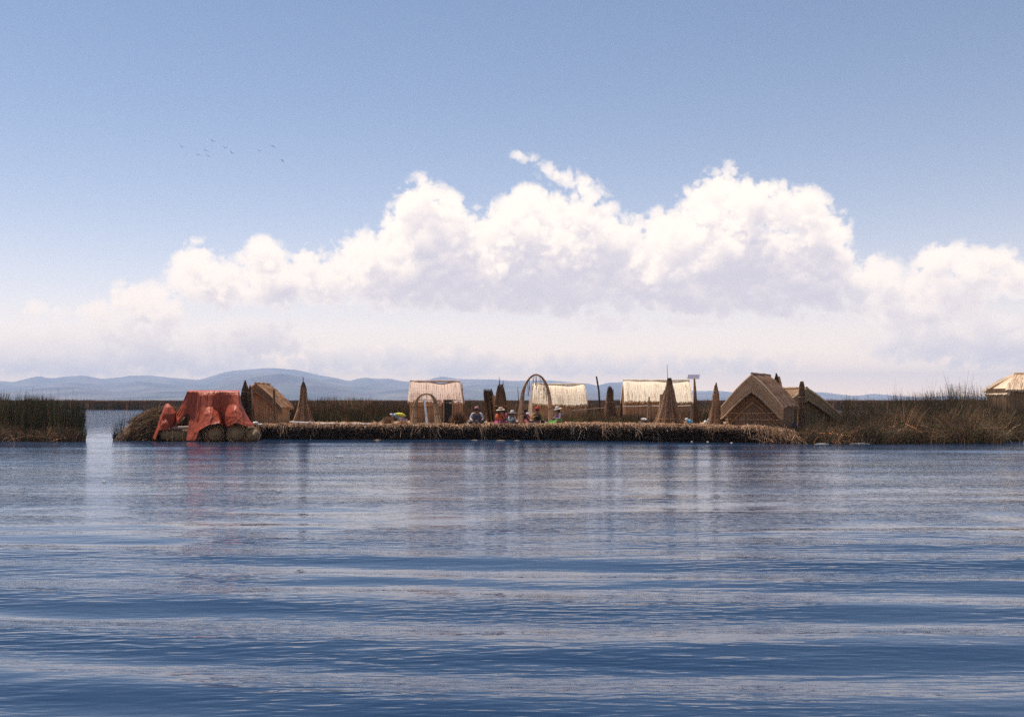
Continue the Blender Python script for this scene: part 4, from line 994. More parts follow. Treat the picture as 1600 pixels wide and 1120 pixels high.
# ------------------------------------------------------------------ heap of cut reeds at the channel mouth
def mound():
    root = thing('reed_heap', 'rounded heap of brown cut reeds between the open channel and the red tarpaulin', 'reed heap', P(222, 687, 49))
    b = MB(); prof = [(184, 686), (190, 672), (200, 660), (214, 650), (230, 643), (246, 640), (262, 641), (285, 650)]
    pts = []; n = 9
    vs = []; fs = []
    for (x, y) in prof:
        for k in range(n):
            a = math.pi*k/(n-1); c = P(x, y, 49.2); H = c.z+.1
            vs.append((c.x+rnd.uniform(-.03, .03), 49.6-math.cos(a)*1.2, -.1+H*math.sin(a)*rnd.uniform(.88, .98)))
    for i in range(len(prof)-1):
        for k in range(n-1): fs.append((i*n+k, (i+1)*n+k, (i+1)*n+k+1, i*n+k+1))
    b.add(vs, fs, tuple(c*.6 for c in BROWN)); b.build('packed_core', M_BANK, root)
    m = 5200; px = rng.uniform(183, 270, m); a = rng.uniform(.05, 1.9, m)
    yt = np.interp(px, [p[0] for p in prof], [p[1] for p in prof]); H = (EYE-(yt-625)*49.2/1600)
    z = H*np.sin(a)*rng.uniform(.95, 1.06, m); d = 49.6-np.cos(a)*1.25
    slope = np.interp(px, [183, 200, 230, 270], [1.1, .75, .35, -.1])
    C = lying(px, d, np.maximum(z, .02), rng.uniform(.25, .8, m), rng.normal(0, .4, m), slope*rng.uniform(.3, 1, m)+rng.normal(0, .25, m), .05)
    C[:, :, 0] *= 49.2/50
    up = rng.random(m) < .3; C[up, :, 2] += (np.linspace(0, .32, 4)[None, :]*rng.random((int(up.sum()), 1))); C[up, :, 1] -= .1*rng.random((int(up.sum()), 1))
    c = palette(m, [BROWN, DARK, TAN, STRAW, OLIVE, GREEN], [4, 3, 1.6, .4, 3, 1.5])
    tag(strands('loose_reeds', C, rng.uniform(.012, .026, m), c, M_REED, root), kind='stuff')
mound()
reed_field('sprouting_reeds', 'sparse green reeds standing in the water at the channel mouth', [
    (90, (177, 190), (48.5, 49.5), [(177, 668), (183, 650), (190, 640)], ZW, [DGREEN, GREEN], [2, 2], .12, .018, .1, .05),
    (60, (192, 210), (49.5, 51), [(192, 645), (210, 636)], ZW, [DGREEN, GREEN], [2, 2], .1, .018, .1, .05),
    (60, (128, 134), (47.5, 49), [(128, 640), (134, 660)], ZW, [DGREEN, GREEN], [2, 2], .12, .018, .1, .05)])

# ------------------------------------------------------------------ reed raft under a red tarpaulin
M_TARP = attr_mat('tarpaulin', .50, .07, 5, .18, spec=.2)
RED = (.38, .075, .036)
def bundle(root, p0, p1, r, bow=.0, label=None, n=230, col=OLIVE, blunt=.5):
    """thick bound roll of reeds from p0 to its rounded end p1"""
    p0, p1 = Vector(p0), Vector(p1); ax = (p1-p0); L = ax.length; ax.normalize()
    s = 14; pts, rr = [], []
    for k in range(s):
        t = k/(s-1); u = max(0, (t-(1-blunt))/blunt)
        pts.append(p0.lerp(p1, t)+Vector((0, 0, bow*t*t))); rr.append(max(.03, r*math.sqrt(max(0, 1-u**2.6))))
    b = MB(); b.tube(pts, [q*.96 for q in rr], 16, col=col, jit=.03); o = b.build('reed_roll', M_MAT, root)
    side = ax.cross(Vector((0, 0, 1))).normalized(); up = side.cross(ax)
    C = np.zeros((n, 8, 3))
    for i in range(n):
        th = rng.uniform(0, 6.28); st = rng.uniform(0, .5)
        for j in range(8):
            kk = (st+.5*j/7)*(s-1); i0 = min(int(kk), s-2); f = kk-i0
            C[i, j] = pts[i0].lerp(pts[i0+1], f)+(side*math.cos(th)+up*math.sin(th))*lerp(rr[i0], rr[i0+1], f)
    strands('reed_strands', C, .018, palette(n, [OLIVE, BROWN, TAN, DARK, STRAW], [2, 4, 3, 2, .8], .3), M_REED, o)
    for t in (.35, .62, .78, .88):
        k = min(s-2, int(round(t*(s-1)))); c = pts[k]; q = rr[k]*1.02; t_ = MB()
        t_.tube([c+(side*math.cos(a)+up*math.sin(a))*q for a in np.linspace(0, 6.283, 15)], .020, 5, col=STRAW); t_.build('rope_tie', M_REED, o)
    return o
def raft():
    root = thing('reed_boat', 'reed boat of thick bound rolls moored at the left end of the island', 'boat', Vector((-14.2, 48.3, 0)))
    bundle(root, (-15.0, 50.4, .20), (-13.65, 47.2, .28), .52, .08, col=(.25, .18, .10))
    bundle(root, (-13.7, 50.4, .20), (-12.65, 47.25, .29), .50, .08, col=(.25, .18, .10))
    bundle(root, (-13.0, 50.2, .20), (-11.98, 47.4, .24), .44, .05, col=(.23, .165, .09))
    bundle(root, (-13.6, 48.6, .16), (-16.62, 48.0, .30), .34, .05, blunt=.16, col=(.25, .20, .115))
    bundle(root, (-13.6, 49.4, .16), (-16.5, 49.0, .26), .34, .05, blunt=.16)
    b = MB(); b.tube([P(250, 669.5, 47.9), P(285, 668, 47.8), P(312, 667, 47.7)], [.07, .075, .07], 8, col=(.34, .24, .19)); b.build('side_rail', M_WOOD, root)
    b = MB(); q0, q1 = P(283, 640, 49.9), P(372, 640, 49.9)
    mat_slab(b, lambda u, t: Vector((lerp(q0.x, q1.x, u), 49.9, lerp(.3, 2.2 if u > .1 else 1.7, t))), 60, 2, .05, (0, -1, 0), BROWN); b.build('dark_backing', M_MAT, root)  # backing mat added so the gap under the cover reads dark
    for x, d in ((294.5, 48.3), (371.5, 48.3), (294.5, 50.4), (371.5, 50.4), (262, 48.3)):
        top = 614 if x > 280 else 634
        b = MB(); b.tube([P(x, top, d), Vector((P(x, 614, d).x, d, .2))], .04, 6, col=BROWN); b.build('post', M_WOOD, root)
    b = MB(); b.tube([P(294.5, 613.5, 48.3), P(371.5, 613.5, 48.3)], .04, 6, col=BROWN); b.tube([P(294.5, 612, 50.4), P(371.5, 612, 50.4)], .04, 6, col=BROWN); b.build('frame_rail', M_WOOD, root)
raft()
def tarp_net(name, net, parent, nu, nv, fold=.03, label=None, seed=3, thick=.02):
    """smooth cloth through a net of (px, y, d): rows down the cloth, columns across it"""
    n = np.array([[list(P(*q)) for q in row] for row in net]); m, k, _ = n.shape
    def cat(a, t):
        i = np.clip(t.astype(int), 0, a.shape[0]-2); f = (t-i)[:, None, None]
        p0, p1, p2, p3 = a[np.maximum(i-1, 0)], a[i], a[i+1], a[np.minimum(i+2, a.shape[0]-1)]
        sm = .5*((2*p1)+(p2-p0)*f+(2*p0-5*p1+4*p2-p3)*f*f+(3*p1-p0-3*p2+p3)*f**3)
        return sm*.22+(p1*(1-f)+p2*f)*.78
    a = cat(n, np.linspace(0, m-1, nv)); a = cat(a.transpose(1, 0, 2), np.linspace(0, k-1, nu)).transpose(1, 0, 2)
    g = np.random.default_rng(seed)
    du = np.gradient(a, axis=1); dv = np.gradient(a, axis=0); nn = np.cross(du, dv); nn /= np.linalg.norm(nn, axis=2, keepdims=True)+1e-9
    U, V = np.meshgrid(np.linspace(0, 1, nu), np.linspace(0, 1, nv))
    w = np.zeros_like(U)
    for i in range(9):
        fu, fv, p = g.uniform(3, 15), g.normal(0, 3.0), g.uniform(0, 6.28)
        w += (1-np.abs(np.sin(fu*U*3.14+fv*V+p+.6*np.sin(5*V+p))))**4*g.uniform(.4, 1)/2.4
    for i in range(6):
        fu, fv, p = g.normal(0, 24), g.normal(0, 24), g.uniform(0, 6.28); w += .045*np.sin(fu*U+fv*V+p)
    w -= w.mean(); a = a-nn*(w*fold*np.clip(V*2.2, .12, 1))[:, :, None]
    f = []
    i = np.arange(nv-1)[:, None]*nu+np.arange(nu-1)[None]
    f = np.stack([i, i+1, i+nu+1, i+nu], 2).reshape(-1, 4)
    o = link_mesh(name, a.reshape(-1, 3), f, M_TARP, parent, np.tile(np.array(RED), (nu*nv, 1)), smooth=True)
    sm = o.modifiers.new('thickness', 'SOLIDIFY'); sm.thickness = thick; sm.offset = 0
    if label: o['label'] = label
    return o
def tarp():
    root = thing('tarpaulin', 'orange red tarpaulin draped over the frame and rolls of the reed boat', 'tarpaulin', P(330, 687, 48))
    X = [293, 298.5, 304, 308.5, 312.5, 316.5, 321, 328, 338, 346, 355, 364.5, 371.5, 373.5]
    rows = [[(x-1, 652, 51.6) for x in X],
            [(x-.3, 610.5+.2*math.sin(x*.3), 50.4) for x in X],
            [(x, 611.2+.25*math.sin(x*.22+1), 48.28) for x in X],
            [(291, 616, 48.2), (297, 617, 48.15), (303.5, 617, 48.1), (308, 617, 48.05), (312, 618, 47.95), (316, 618, 47.9), (320, 617, 47.8), (325.5, 617, 48.05), (338, 617, 48.12), (346, 617, 48.12), (355, 617, 48.12), (364.5, 617, 48.1), (372, 616, 47.98), (374.5, 616, 48.6)],
            [(283, 633, 48.15), (290.5, 632, 47.95), (301.5, 628, 47.9), (306.5, 633, 47.8), (310, 637, 47.7), (315, 636, 47.6), (320, 636, 47.35), (326.5, 636, 47.5), (338, 636, 48.0), (346, 636, 48.05), (355, 634, 48.0), (365, 632, 47.75), (373.3, 631, 47.35), (378, 632, 48.3)],
            [(275, 648, 48.05), (283, 650, 47.75), (296.5, 636, 47.75), (302.5, 643, 47.65), (305.5, 658, 47.45), (311.5, 658, 47.3), (318, 650, 47.0), (328, 644, 46.9), (341, 650, 47.3), (347, 652, 47.75), (356, 648, 47.35), (367, 642, 46.95), (378, 646, 47.0), (386, 650, 47.8)],
            [(268, 659, 47.85), (276.5, 660, 47.55), (294, 641, 47.65), (299.5, 649, 47.55), (299, 674, 47.15), (307, 674, 47.0), (314.5, 663, 46.75), (328, 655, 46.6), (342.5, 657.5, 46.85), (349, 664, 47.55), (357, 659, 47.0), (368, 652, 46.7), (381, 657, 46.8), (393, 660, 47.6)],
            [(262, 667.5, 47.7), (273, 667, 47.4), (292, 645.5, 47.6), (297.5, 652, 47.5), (291, 687.5, 46.9), (305, 688, 46.75), (311, 672.5, 46.6), (328, 663.5, 46.5), (343.5, 661.5, 46.7), (351, 669, 47.45), (358.5, 665.5, 46.9), (369, 660.5, 46.6), (384, 665.5, 46.7), (398, 664.5, 47.5)]]
    hem = rows[-1]
    rows = [r if i < 3 else [(x, y, lerp(48.25, hem[j][2]+.55, (i-2)/5)+.42*(d-lerp(48.25, hem[j][2]+.25, (i-2)/5))) for j, (x, y, d) in enumerate(r)] for i, r in enumerate(rows)]
    tarp_net('cover', rows, root, 230, 130, .045)
    # the crumpled left end, thrown over a stub post
    rows = [[(259, 631, 48.5), (260, 630.6, 48.4), (261.5, 630.4, 48.3), (263, 630.6, 48.3), (264, 631, 48.4), (265, 632, 48.6)],
            [(256, 637, 48.6), (258.5, 636, 48.1), (261.5, 636, 47.95), (265, 636, 47.95), (268.5, 637, 48.1), (271, 638, 48.7)],
            [(253, 645, 48.6), (256, 646, 47.9), (261, 647, 47.75), (267, 647, 47.75), (273, 646, 47.9), (275, 644, 48.7)],
            [(250, 653, 48.6), (253, 655, 47.85), (258, 654, 47.8), (265, 655, 47.75), (271, 655, 47.8), (274, 653, 48.5)],
            [(246, 664, 48.6), (249, 665, 47.8), (255, 661, 47.55), (261, 664, 47.55), (267, 663, 47.65), (272, 662, 48.3)],
            [(242, 676, 48.4), (245, 677, 47.6), (252, 667, 47.6), (258, 670, 47.5), (264, 668, 47.55), (271, 668, 48.1)],
            [(239, 685, 48.2), (243, 687, 47.5), (249, 672, 47.55), (257, 672, 47.45), (265, 670.5, 47.5), (271, 670, 48)]]
    tarp_net('loose_end', rows, root, 80, 80, .06, seed=9)
tarp()
def heap(name, label, px, y, d, items, cat='bundle'):
    """soft lumps of cloth or plastic, each its own part"""
    root = thing(name, label, cat, P(px, y, d))
    for (x, yy, rx, ry, col, tilt) in items:
        c = P(x, yy, d+rnd.uniform(-.1, .1)); b = MB(); s = d/1600
        b.ball(c, (rx*s, rx*s*.8, ry*s), 12, 8, col, Matrix.Rotation(R(tilt), 3, 'Y'))
        b.v = [tuple(Vector(v)+Vector((rnd.uniform(-1, 1), rnd.uniform(-1, 1), rnd.uniform(-1, 1)))*.025) for v in b.v]
        b.build('lump', M_CLOTH, root, True)
    return root
heap('cloth_bundle', 'piled bright bundles in yellow, blue and white beside the pinkish hut', 624, 660, 50.6,
     [(626, 647.8, 8, 2.6, (.62, .58, .08), 12), (620, 650, 6, 3.4, (.22, .36, .50), 30), (626, 654, 6.5, 4.5, (.62, .55, .58), 40), (632, 657, 5, 4, (.50, .30, .38), 20), (612, 647.5, 2.4, 1.6, (.60, .57, .58), 0), (614, 651, 3, 2, (.30, .20, .16), 0)])
heap('plastic_sheet', 'white crumpled plastic by the right corner of the red tarpaulin', 400, 663, 49.6, [(399.5, 660.8, 4.2, 2.0, (.80, .78, .76), 10), (406, 662.8, 5, 1.0, (.78, .76, .74), 6)], 'plastic sheet')
heap('plastic_sheet', 'small white rag at the foot of the pointed reed stack', 1102, 661, 49.0, [(1102, 659, 2.2, 2.4, (.75, .70, .66), 20), (1106.5, 657, 1.6, 3.2, (.62, .55, .48), 30), (1101, 662, 1.6, 1.2, (.80, .76, .70), 0)], 'rag')
heap('cloth_bundle', 'blue and white wrapped bundle right of the biggest reed stack', 1077, 663, 49.8, [(1077.5, 659, 5.6, 3.4, (.10, .36, .58), 25), (1073, 656, 2.6, 3, (.66, .72, .76), 20), (1071, 654, 1.6, 1.4, (.55, .42, .34), 0), (1075, 662, 2, 1.4, (.75, .75, .75), 0)])
heap('cloth_bundle', 'white topped dark bundle in the grass left of the biggest reed stack', 1007, 661, 51, [(1006.5, 655, 5, 1.5, (.74, .72, .72), 8), (1009, 658.5, 3.2, 3.0, (.10, .10, .16), 0), (1003, 659, 2.4, 2.4, (.13, .10, .09), 0)])
heap('cloth_bundle', 'blue bundle in the shade beside the big gabled hut', 1242, 667, 49, [(1241, 664, 2.6, 4, (.05, .08, .22), 0), (1243.5, 666, 2.2, 3, (.08, .11, .24), 0)])
heap('stone_pile', 'low brown reed pile in front of the big gabled hut', 1140, 664, 48.2, [(1139, 660.6, 7, 2.4, BROWN, 8), (1134, 662, 4, 1.8, TAN, 0)], 'reed pile')
heap('water_jug', 'pale blue container standing behind the big arch', 823, 652, 53, [(823.5, 648, 3.6, 3.6, (.55, .66, .74), 0), (822, 656, 3.2, 5, (.42, .50, .56), 0)], 'container')

# ------------------------------------------------------------------ people sitting on the island
def skin_mesh(name, verts, edges, radii, mat, parent, col, M, extra=None, smooth=True, level=1):
    me = bpy.data.meshes.new(name); me.from_pydata([tuple(v) for v in verts], edges, [])
    o = bpy.data.objects.new('tmp_'+name, me); COL.objects.link(o)
    sk = o.modifiers.new('s', 'SKIN'); sk.use_smooth_shade = smooth
    for i, r in enumerate(radii):
        rr = (r, r) if isinstance(r, (int, float)) else r
        me.skin_vertices[0].data[i].radius = rr
    me.skin_vertices[0].data[0].use_root = True
    sb = o.modifiers.new('d', 'SUBSURF'); sb.levels = sb.render_levels = level
    bpy.context.view_layer.update()
    ev = o.evaluated_get(bpy.context.evaluated_depsgraph_get()); m2 = bpy.data.meshes.new_from_object(ev)
    v = [M @ q.co for q in m2.vertices]; f = [tuple(p.vertices) for p in m2.polygons]
    bpy.data.objects.remove(o); bpy.data.meshes.remove(me); bpy.data.meshes.remove(m2)
    b = MB(); b.add(v, f, col)
    if extra: extra(b)
    return b.build(name, mat, parent, True)

def person(label, px, d, yaw, c, pose, scale=1.0, lift=0.0):
    """sitting figure; local +Y is where it faces; c = colours of clothing"""
    base = G(px, d)+Vector((0, 0, lift)); root = thing('person', label, 'person', base, 'people sitting on the island')
    M = Matrix.Translation(base) @ Matrix.Rotation(yaw, 4, 'Z') @ Matrix.Scale(scale, 4)
    le = pose.get('lean', (0, 0)); lx, ly = le
    sk = c.get('skin', (.20, .10, .065))
    pel = Vector((0, 0, .13)); bel = Vector((lx*.3, ly*.3, .28)); che = Vector((lx*.75, ly*.75, .45)); nek = Vector((lx, ly+.01, .57)); 
    hd = Vector(pose.get('head', (0, .03, 0)))
    jaw = nek+Vector((hd.x*.5, .02+hd.y*.5, .07)); cra = nek+Vector((hd.x, .025+hd.y, .145)); top = nek+Vector((hd.x*1.2, .01+hd.y*1.1, .215))
    V = [pel, bel, che, nek, jaw, cra, top]; E = [(0, 1), (1, 2), (2, 3), (3, 4), (4, 5), (5, 6)]; Rr = [(.17, .13), (.145, .11), (.155, .11), .052, .066, .088, .055]
    arms = []
    for sg, key in ((-1, 'l'), (1, 'r')):
        sh = che+Vector((sg*.185, 0, .075)); el_ = Vector(pose['elbow_'+key]); wr = Vector(pose['wrist_'+key])
        i = len(V); dirv = (wr-el_).normalized(); palm = wr+dirv*.075
        V += [sh, el_, wr, palm]; E += [(2, i), (i, i+1), (i+1, i+2), (i+2, i+3)]; Rr += [.062, .045, .030, (.036, .018)]
        arms.append((sh, el_, wr, i, dirv, sg))
    legs = []
    for sg, key in ((-1, 'l'), (1, 'r')):
        kn = Vector(pose.get('knee_'+key, (sg*.34, .26, .12))); an = Vector(pose.get('ankle_'+key, (-sg*.08, .36, .07)))
        hip = Vector((sg*.11, .02, .12)); toe = an+Vector(pose.get('toe', (-sg*.13, .06, -.02)))
        i = len(V); V += [hip, kn, an, toe]; E += [(0, i), (i, i+1), (i+1, i+2), (i+2, i+3)]; Rr += [.10, .068, .042, .035]; legs.append((hip, kn, an))
    fingers = []
    def extra(b):
        # five separate fingers on each palm, curled; ears and nose on the head
        for (sh, el_, wr, i, dv, sg) in arms:
            sd_ = dv.cross(Vector((0, 0, 1))); sd_ = sd_.normalized() if sd_.length > .1 else Vector((1, 0, 0)); dn = Vector((0, 0, -1)); dn = (dn-dv*dn.dot(dv)).normalized() if abs(dv.z) < .95 else Vector((0, 1, 0))
            pm = wr+dv*.085
            for q, ln in enumerate((.070, .080, .075, .060)):
                r0 = pm+sd_*(-.027+.018*q); a1 = r0+dv*ln*.55+dn*.008; a2 = a1+dv*ln*.28+dn*ln*.35
                b.tube([M @ r0, M @ a1, M @ a2], [.0095*scale, .0085*scale, .006*scale], 5, col=sk)
            r0 = wr+dv*.03-sd_*.03*sg; a1 = r0-sd_*.03*sg+dv*.03+dn*.01; b.tube([M @ r0, M @ a1, M @ (a1+dv*.025+dn*.012)], [.011*scale, .010*scale, .007*scale], 5, col=sk)
        f = cra+Vector((0, .083, -.015)); b.add([M @ (f+Vector(q)) for q in ((-.012, 0, -.02), (.012, 0, -.02), (0, .024, -.018), (0, 0, .022))], [(0, 1, 2), (1, 3, 2), (3, 0, 2), (0, 3, 1)], sk)
        for sg in (-1, 1): b.ball(M @ (cra+Vector((sg*.088, 0, -.015))), (.012*scale, .02*scale, .03*scale), 6, 4, sk)
    skin_mesh('body', V, E, Rr, M_SKIN, root, sk, M, extra)
    for sg in (-1, 1):
        b = MB(); b.ball(M @ (cra+Vector((sg*.032, .082, .008))), .011*scale, 6, 4, (.015, .012, .01)); b.build('eye', M_PLAIN, root)
    b = MB(); b.box(M @ (cra+Vector((0, .082, -.062))), (.04*scale, .012*scale, .010*scale), (Matrix.Rotation(yaw, 3, 'Z')), (.16, .05, .045)); b.build('mouth', M_SKIN, root)
    # jacket or blouse: torso and sleeves
    V2 = [pel+Vector((0, 0, .0)), bel, che, nek-Vector((0, 0, .035))]; E2 = [(0, 1), (1, 2), (2, 3)]; R2 = [(.185, .145), (.165, .13), (.172, .128), .075]
    skin_mesh('jacket', V2, E2, R2, M_CLOTH, root, c['top'], M)
    for (sh, el_, wr, i, dv, sg) in arms:
        w2 = wr-(wr-el_)*.04; inn = che+Vector((sg*.10, 0, .07)); mid = (el_+sh)*.5
        skin_mesh('sleeve', [inn, sh, mid, el_, w2], [(0, 1), (1, 2), (2, 3), (3, 4)], [.068, .078, .066, .056, .042], M_CLOTH, root, c.get('sleeve', c['top']), M)
    if 'skirt' in c:
        b = MB(); n = 22; vs = []; rows = ((.30, .17, .14), (.22, .24, .24), (.12, .31, .34), (.03, .37, .41), (.0, .385, .42)); off = Vector(pose.get('skirt_off', (0, .10, 0)))
        for z, rx, ry in rows:
            for k in range(n):
                a = 6.2832*k/n; w = 1+.07*math.sin(a*7)*(1-z/.3); f = (1-z/.3); vs.append(M @ Vector((math.cos(a)*rx*w+off.x*f, math.sin(a)*ry*w+off.y*f, z+.01)))
        fs = [(i*n+k, i*n+(k+1) % n, (i+1)*n+(k+1) % n, (i+1)*n+k) for i in range(len(rows)-1) for k in range(n)]; fs.append(tuple(range(n)))
        b.add(vs, fs, c['skirt']); b.build('skirt', M_CLOTH, root, True)
    else:
        for (hip, kn, an) in legs:
            skin_mesh('trouser_leg', [hip*.6, hip, (hip+kn)*.5, kn, an], [(0, 1), (1, 2), (2, 3), (3, 4)], [.11, .115, .095, .082, .058], M_CLOTH, root, c.get('trousers', (.03, .03, .045)), M)
    hr = c.get('hair', (.012, .010, .009)); Rz = Matrix.Rotation(yaw, 3, 'Z')
    b = MB(); b.ball(M @ (cra+Vector((0, -.018, .022))), (.100*scale, .104*scale, .095*scale), 12, 8, hr, Rz)
    if c.get('long_hair'):
        for sg in (-1, 1): b.tube([M @ (cra+Vector((sg*.06, -.07, -.02))), M @ (nek+Vector((sg*.07, -.10, -.05))), M @ (che+Vector((sg*.06, -.14, -.08)))], [.035*scale, .028*scale, .014*scale], 6, col=hr)
    b.build('hair', M_CLOTH, root, True)
    tilt = Matrix.Rotation(pose.get('hat_tilt', 0), 3, 'Y') @ Matrix.Rotation(pose.get('hat_nod', 0), 3, 'X'); rot = Rz @ tilt; hp = M @ (cra+Vector((0, -.005, .045)))
    S = scale
    if 'hat' in c:
        b = MB(); b.lathe([(.02, .125), (.062, .122), (.088, .095), (.098, .03), (.104, .012), (.17, .0), (.215, .006), (.218, .0), (.17, -.010), (.10, -.004)][::-1], 18, hp, rot, c['hat']); b.v = b.v
        h = b.build('hat', M_CLOTH, root, True)
        b = MB(); b.lathe([(.1045, .008), (.1065, .010), (.1035, .040), (.1010, .040)], 18, hp, rot, c.get('band', (.05, .04, .04))); b.build('hat_band', M_CLOTH, h, True)
    if 'cap' in c:
        b = MB(); b.lathe([(.103*S, -.02), (.108*S, .0), (.104*S, .04), (.080*S, .085), (.03*S, .108), (.01*S, .11)], 16, hp, rot, c['cap']); b.build('cap', M_CLOTH, root, True)
        if c.get('bobble'):
            b = MB(); b.ball(hp+rot @ Vector((0, 0, .115)), .028, 8, 6, c['bobble']); b.build('bobble', M_CLOTH, root, True)
        if c.get('peak'):
            b = MB(); b.add([hp+rot @ Vector(q) for q in ((-.09, .05, .0), (.09, .05, .0), (.075, .16, -.015), (-.075, .16, -.015), (-.09, .05, .012), (.09, .05, .012), (.075, .16, -.005), (-.075, .16, -.005))], [(3, 2, 1, 0), (4, 5, 6, 7), (0, 1, 5, 4), (1, 2, 6, 5), (2, 3, 7, 6), (3, 0, 4, 7)], c['peak']); b.build('cap_peak', M_CLOTH, root)
    if 'vest' in c:
        V3 = [bel-Vector((0, 0, .08)), bel, che, nek-Vector((0, 0, .06))]
        skin_mesh('vest', V3, [(0, 1), (1, 2), (2, 3)], [(.183, .150), (.178, .145), (.176, .136), .09], M_CLOTH, root, c['vest'], M)
    if 'shawl' in c:
        b = MB(); n = 14; vs = []; rows = ((nek, .07, .07), (che+Vector((0, -.02, .07)), .19, .15), (che+Vector((0, -.03, -.08)), .22, .19), (bel+Vector((0, -.04, -.02)), .21, .20))
        for (q, rx, ry) in rows:
            for k in range(n+1):
                a = math.pi*.86+math.pi*1.28*k/n; vs.append(M @ (Vector((math.cos(a)*rx, math.sin(a)*ry, rnd.uniform(-.008, .008)))+q))
        fs = [(i*(n+1)+k, i*(n+1)+k+1, (i+1)*(n+1)+k+1, (i+1)*(n+1)+k) for i in range(3) for k in range(n)]
        b.add(vs, fs, c['shawl']); o = b.build('shawl', M_CLOTH, root, True); sm = o.modifiers.new('t', 'SOLIDIFY'); sm.thickness = .018
    return root
REST = dict(elbow_l=(-.30, .03, .30), elbow_r=(.30, .03, .30), wrist_l=(-.22, .24, .19), wrist_r=(.22, .24, .19))
WORK = dict(elbow_l=(-.27, .08, .30), elbow_r=(.27, .08, .30), wrist_l=(-.08, .27, .28), wrist_r=(.08, .27, .28))
FRONTAL = math.pi
person('person sitting upright facing the water in grey vest, white sleeves and a pale red cap', 745, 49.35, FRONTAL, dict(top=(.46, .46, .52), sleeve=(.50, .49, .55), vest=(.085, .08, .105), trousers=(.02, .02, .03), cap=(.42, .20, .20)), REST, 1.03)
person('person in an orange top, magenta skirt and cream brimmed hat, first in the close group', 780.5, 49.35, FRONTAL+.95, dict(top=(.62, .13, .045), skirt=(.36, .05, .16), hat=(.58, .52, .38), long_hair=1, shawl=(.50, .12, .05)), dict(WORK, hat_tilt=.12), .93)
person('person in a pink top leaning over, behind the orange clad sitter', 790.5, 49.9, FRONTAL-.9, dict(top=(.50, .15, .20), skirt=(.16, .38, .10), cap=(.52, .16, .20), long_hair=1), dict(lean=(0, .16), head=(0, .07, -.03), elbow_l=(-.24, .2, .30), elbow_r=(.24, .22, .30), wrist_l=(-.12, .42, .26), wrist_r=(.12, .44, .26)), .90)
person('smallest person, in white with a white brimmed hat, left of the big arch', 799.8, 49.2, FRONTAL+.5, dict(top=(.50, .50, .55), skirt=(.10, .10, .14), hat=(.66, .65, .66)), dict(WORK), .76)
person('dark haired person in a red sleeve sitting behind the left leg of the big arch', 820, 50.9, FRONTAL+.6, dict(top=(.045, .035, .045), sleeve=(.48, .09, .12), skirt=(.30, .08, .08), long_hair=1), dict(elbow_l=(-.27, .05, .36), elbow_r=(.30, .10, .40), wrist_l=(-.10, .25, .24), wrist_r=(.48, .22, .40)), .88)
person('person in a red cap, black vest and mustard sleeves sitting under the big arch', 839.8, 49.5, FRONTAL, dict(top=(.02, .02, .025), sleeve=(.42, .27, .09), vest=(.022, .02, .026), trousers=(.015, .015, .02), cap=(.50, .04, .05)), dict(elbow_l=(-.29, .04, .30), elbow_r=(.30, .06, .29), wrist_l=(-.25, .22, .18), wrist_r=(.09, .20, .40)), 1.0)
person('person in pink vest, lime skirt and wide white hat right of the big arch', 872.5, 49.5, FRONTAL-1.15, dict(top=(.58, .53, .56), vest=(.60, .07, .15), skirt=(.15, .30, .06), hat=(.64, .58, .50), band=(.30, .22, .2), long_hair=1), dict(WORK, hat_tilt=.0, hat_nod=-.22, skirt_off=(0, .30, 0)), .95)

# ------------------------------------------------------------------ birds over the lake
def bird(label, px, py, d, span, roll, flap, yaw):
    c = P(px, py, d); root = thing('bird', label, 'bird', c, 'flock of birds in the sky')
    rot = Matrix.Rotation(yaw, 3, 'Z') @ Matrix.Rotation(roll, 3, 'Y'); s = span/2
    b = MB(); col = (.05, .045, .05)
    pts = [(-.30*s*1.1, .010), (-.22*s, .05*s), (0, .085*s), (.16*s, .075*s), (.27*s, .055*s), (.34*s, .04*s), (.42*s, .004)]
    b.tube([c+rot @ Vector((0, y, 0)) for y, r in pts], [r for y, r in pts], 8, col=col)
    b.build('body', M_CLOTH, root, True)
    for sg in (-1, 1):
        w = MB(); f = flap+rnd.uniform(-.1, .1)
        st = [(.04, .16, -.16, 0), (.40, .17, -.14, .40*math.sin(f)), (.75, .06, -.16, .40*math.sin(f)+.35*math.sin(f*.45)), (1.0, -.13, -.19, .40*math.sin(f)+.6*math.sin(f*.35))]
        vs = []
        for x, y0, y1, z in st:
            for dz in (.012, -.012): vs += [c+rot @ Vector((sg*x*s*math.cos(f*.6), y0*s, z*s+dz*s)), c+rot @ Vector((sg*x*s*math.cos(f*.6), y1*s, z*s+dz*s))]
        fs = []
        for i in range(3):
            a = i*4; fs += [(a, a+1, a+5, a+4), (a+2, a+6, a+7, a+3), (a, a+4, a+6, a+2), (a+1, a+3, a+7, a+5)]
        fs += [(0, 2, 3, 1), (12, 13, 15, 14)]
        w.add(vs, fs, col); w.build('wing', M_CLOTH, root)
    t = MB(); t.add([c+rot @ Vector((x*s, y*s, z*s)) for x, y, z in ((-.05, -.25, .01), (.05, -.25, .01), (.12, -.48, .008), (-.12, -.48, .008), (-.05, -.25, -.01), (.05, -.25, -.01), (.12, -.48, -.008), (-.12, -.48, -.008))],
                    [(0, 1, 2, 3), (7, 6, 5, 4), (0, 4, 5, 1), (1, 5, 6, 2), (2, 6, 7, 3), (3, 7, 4, 0)], col); t.build('tail', M_CLOTH, root)
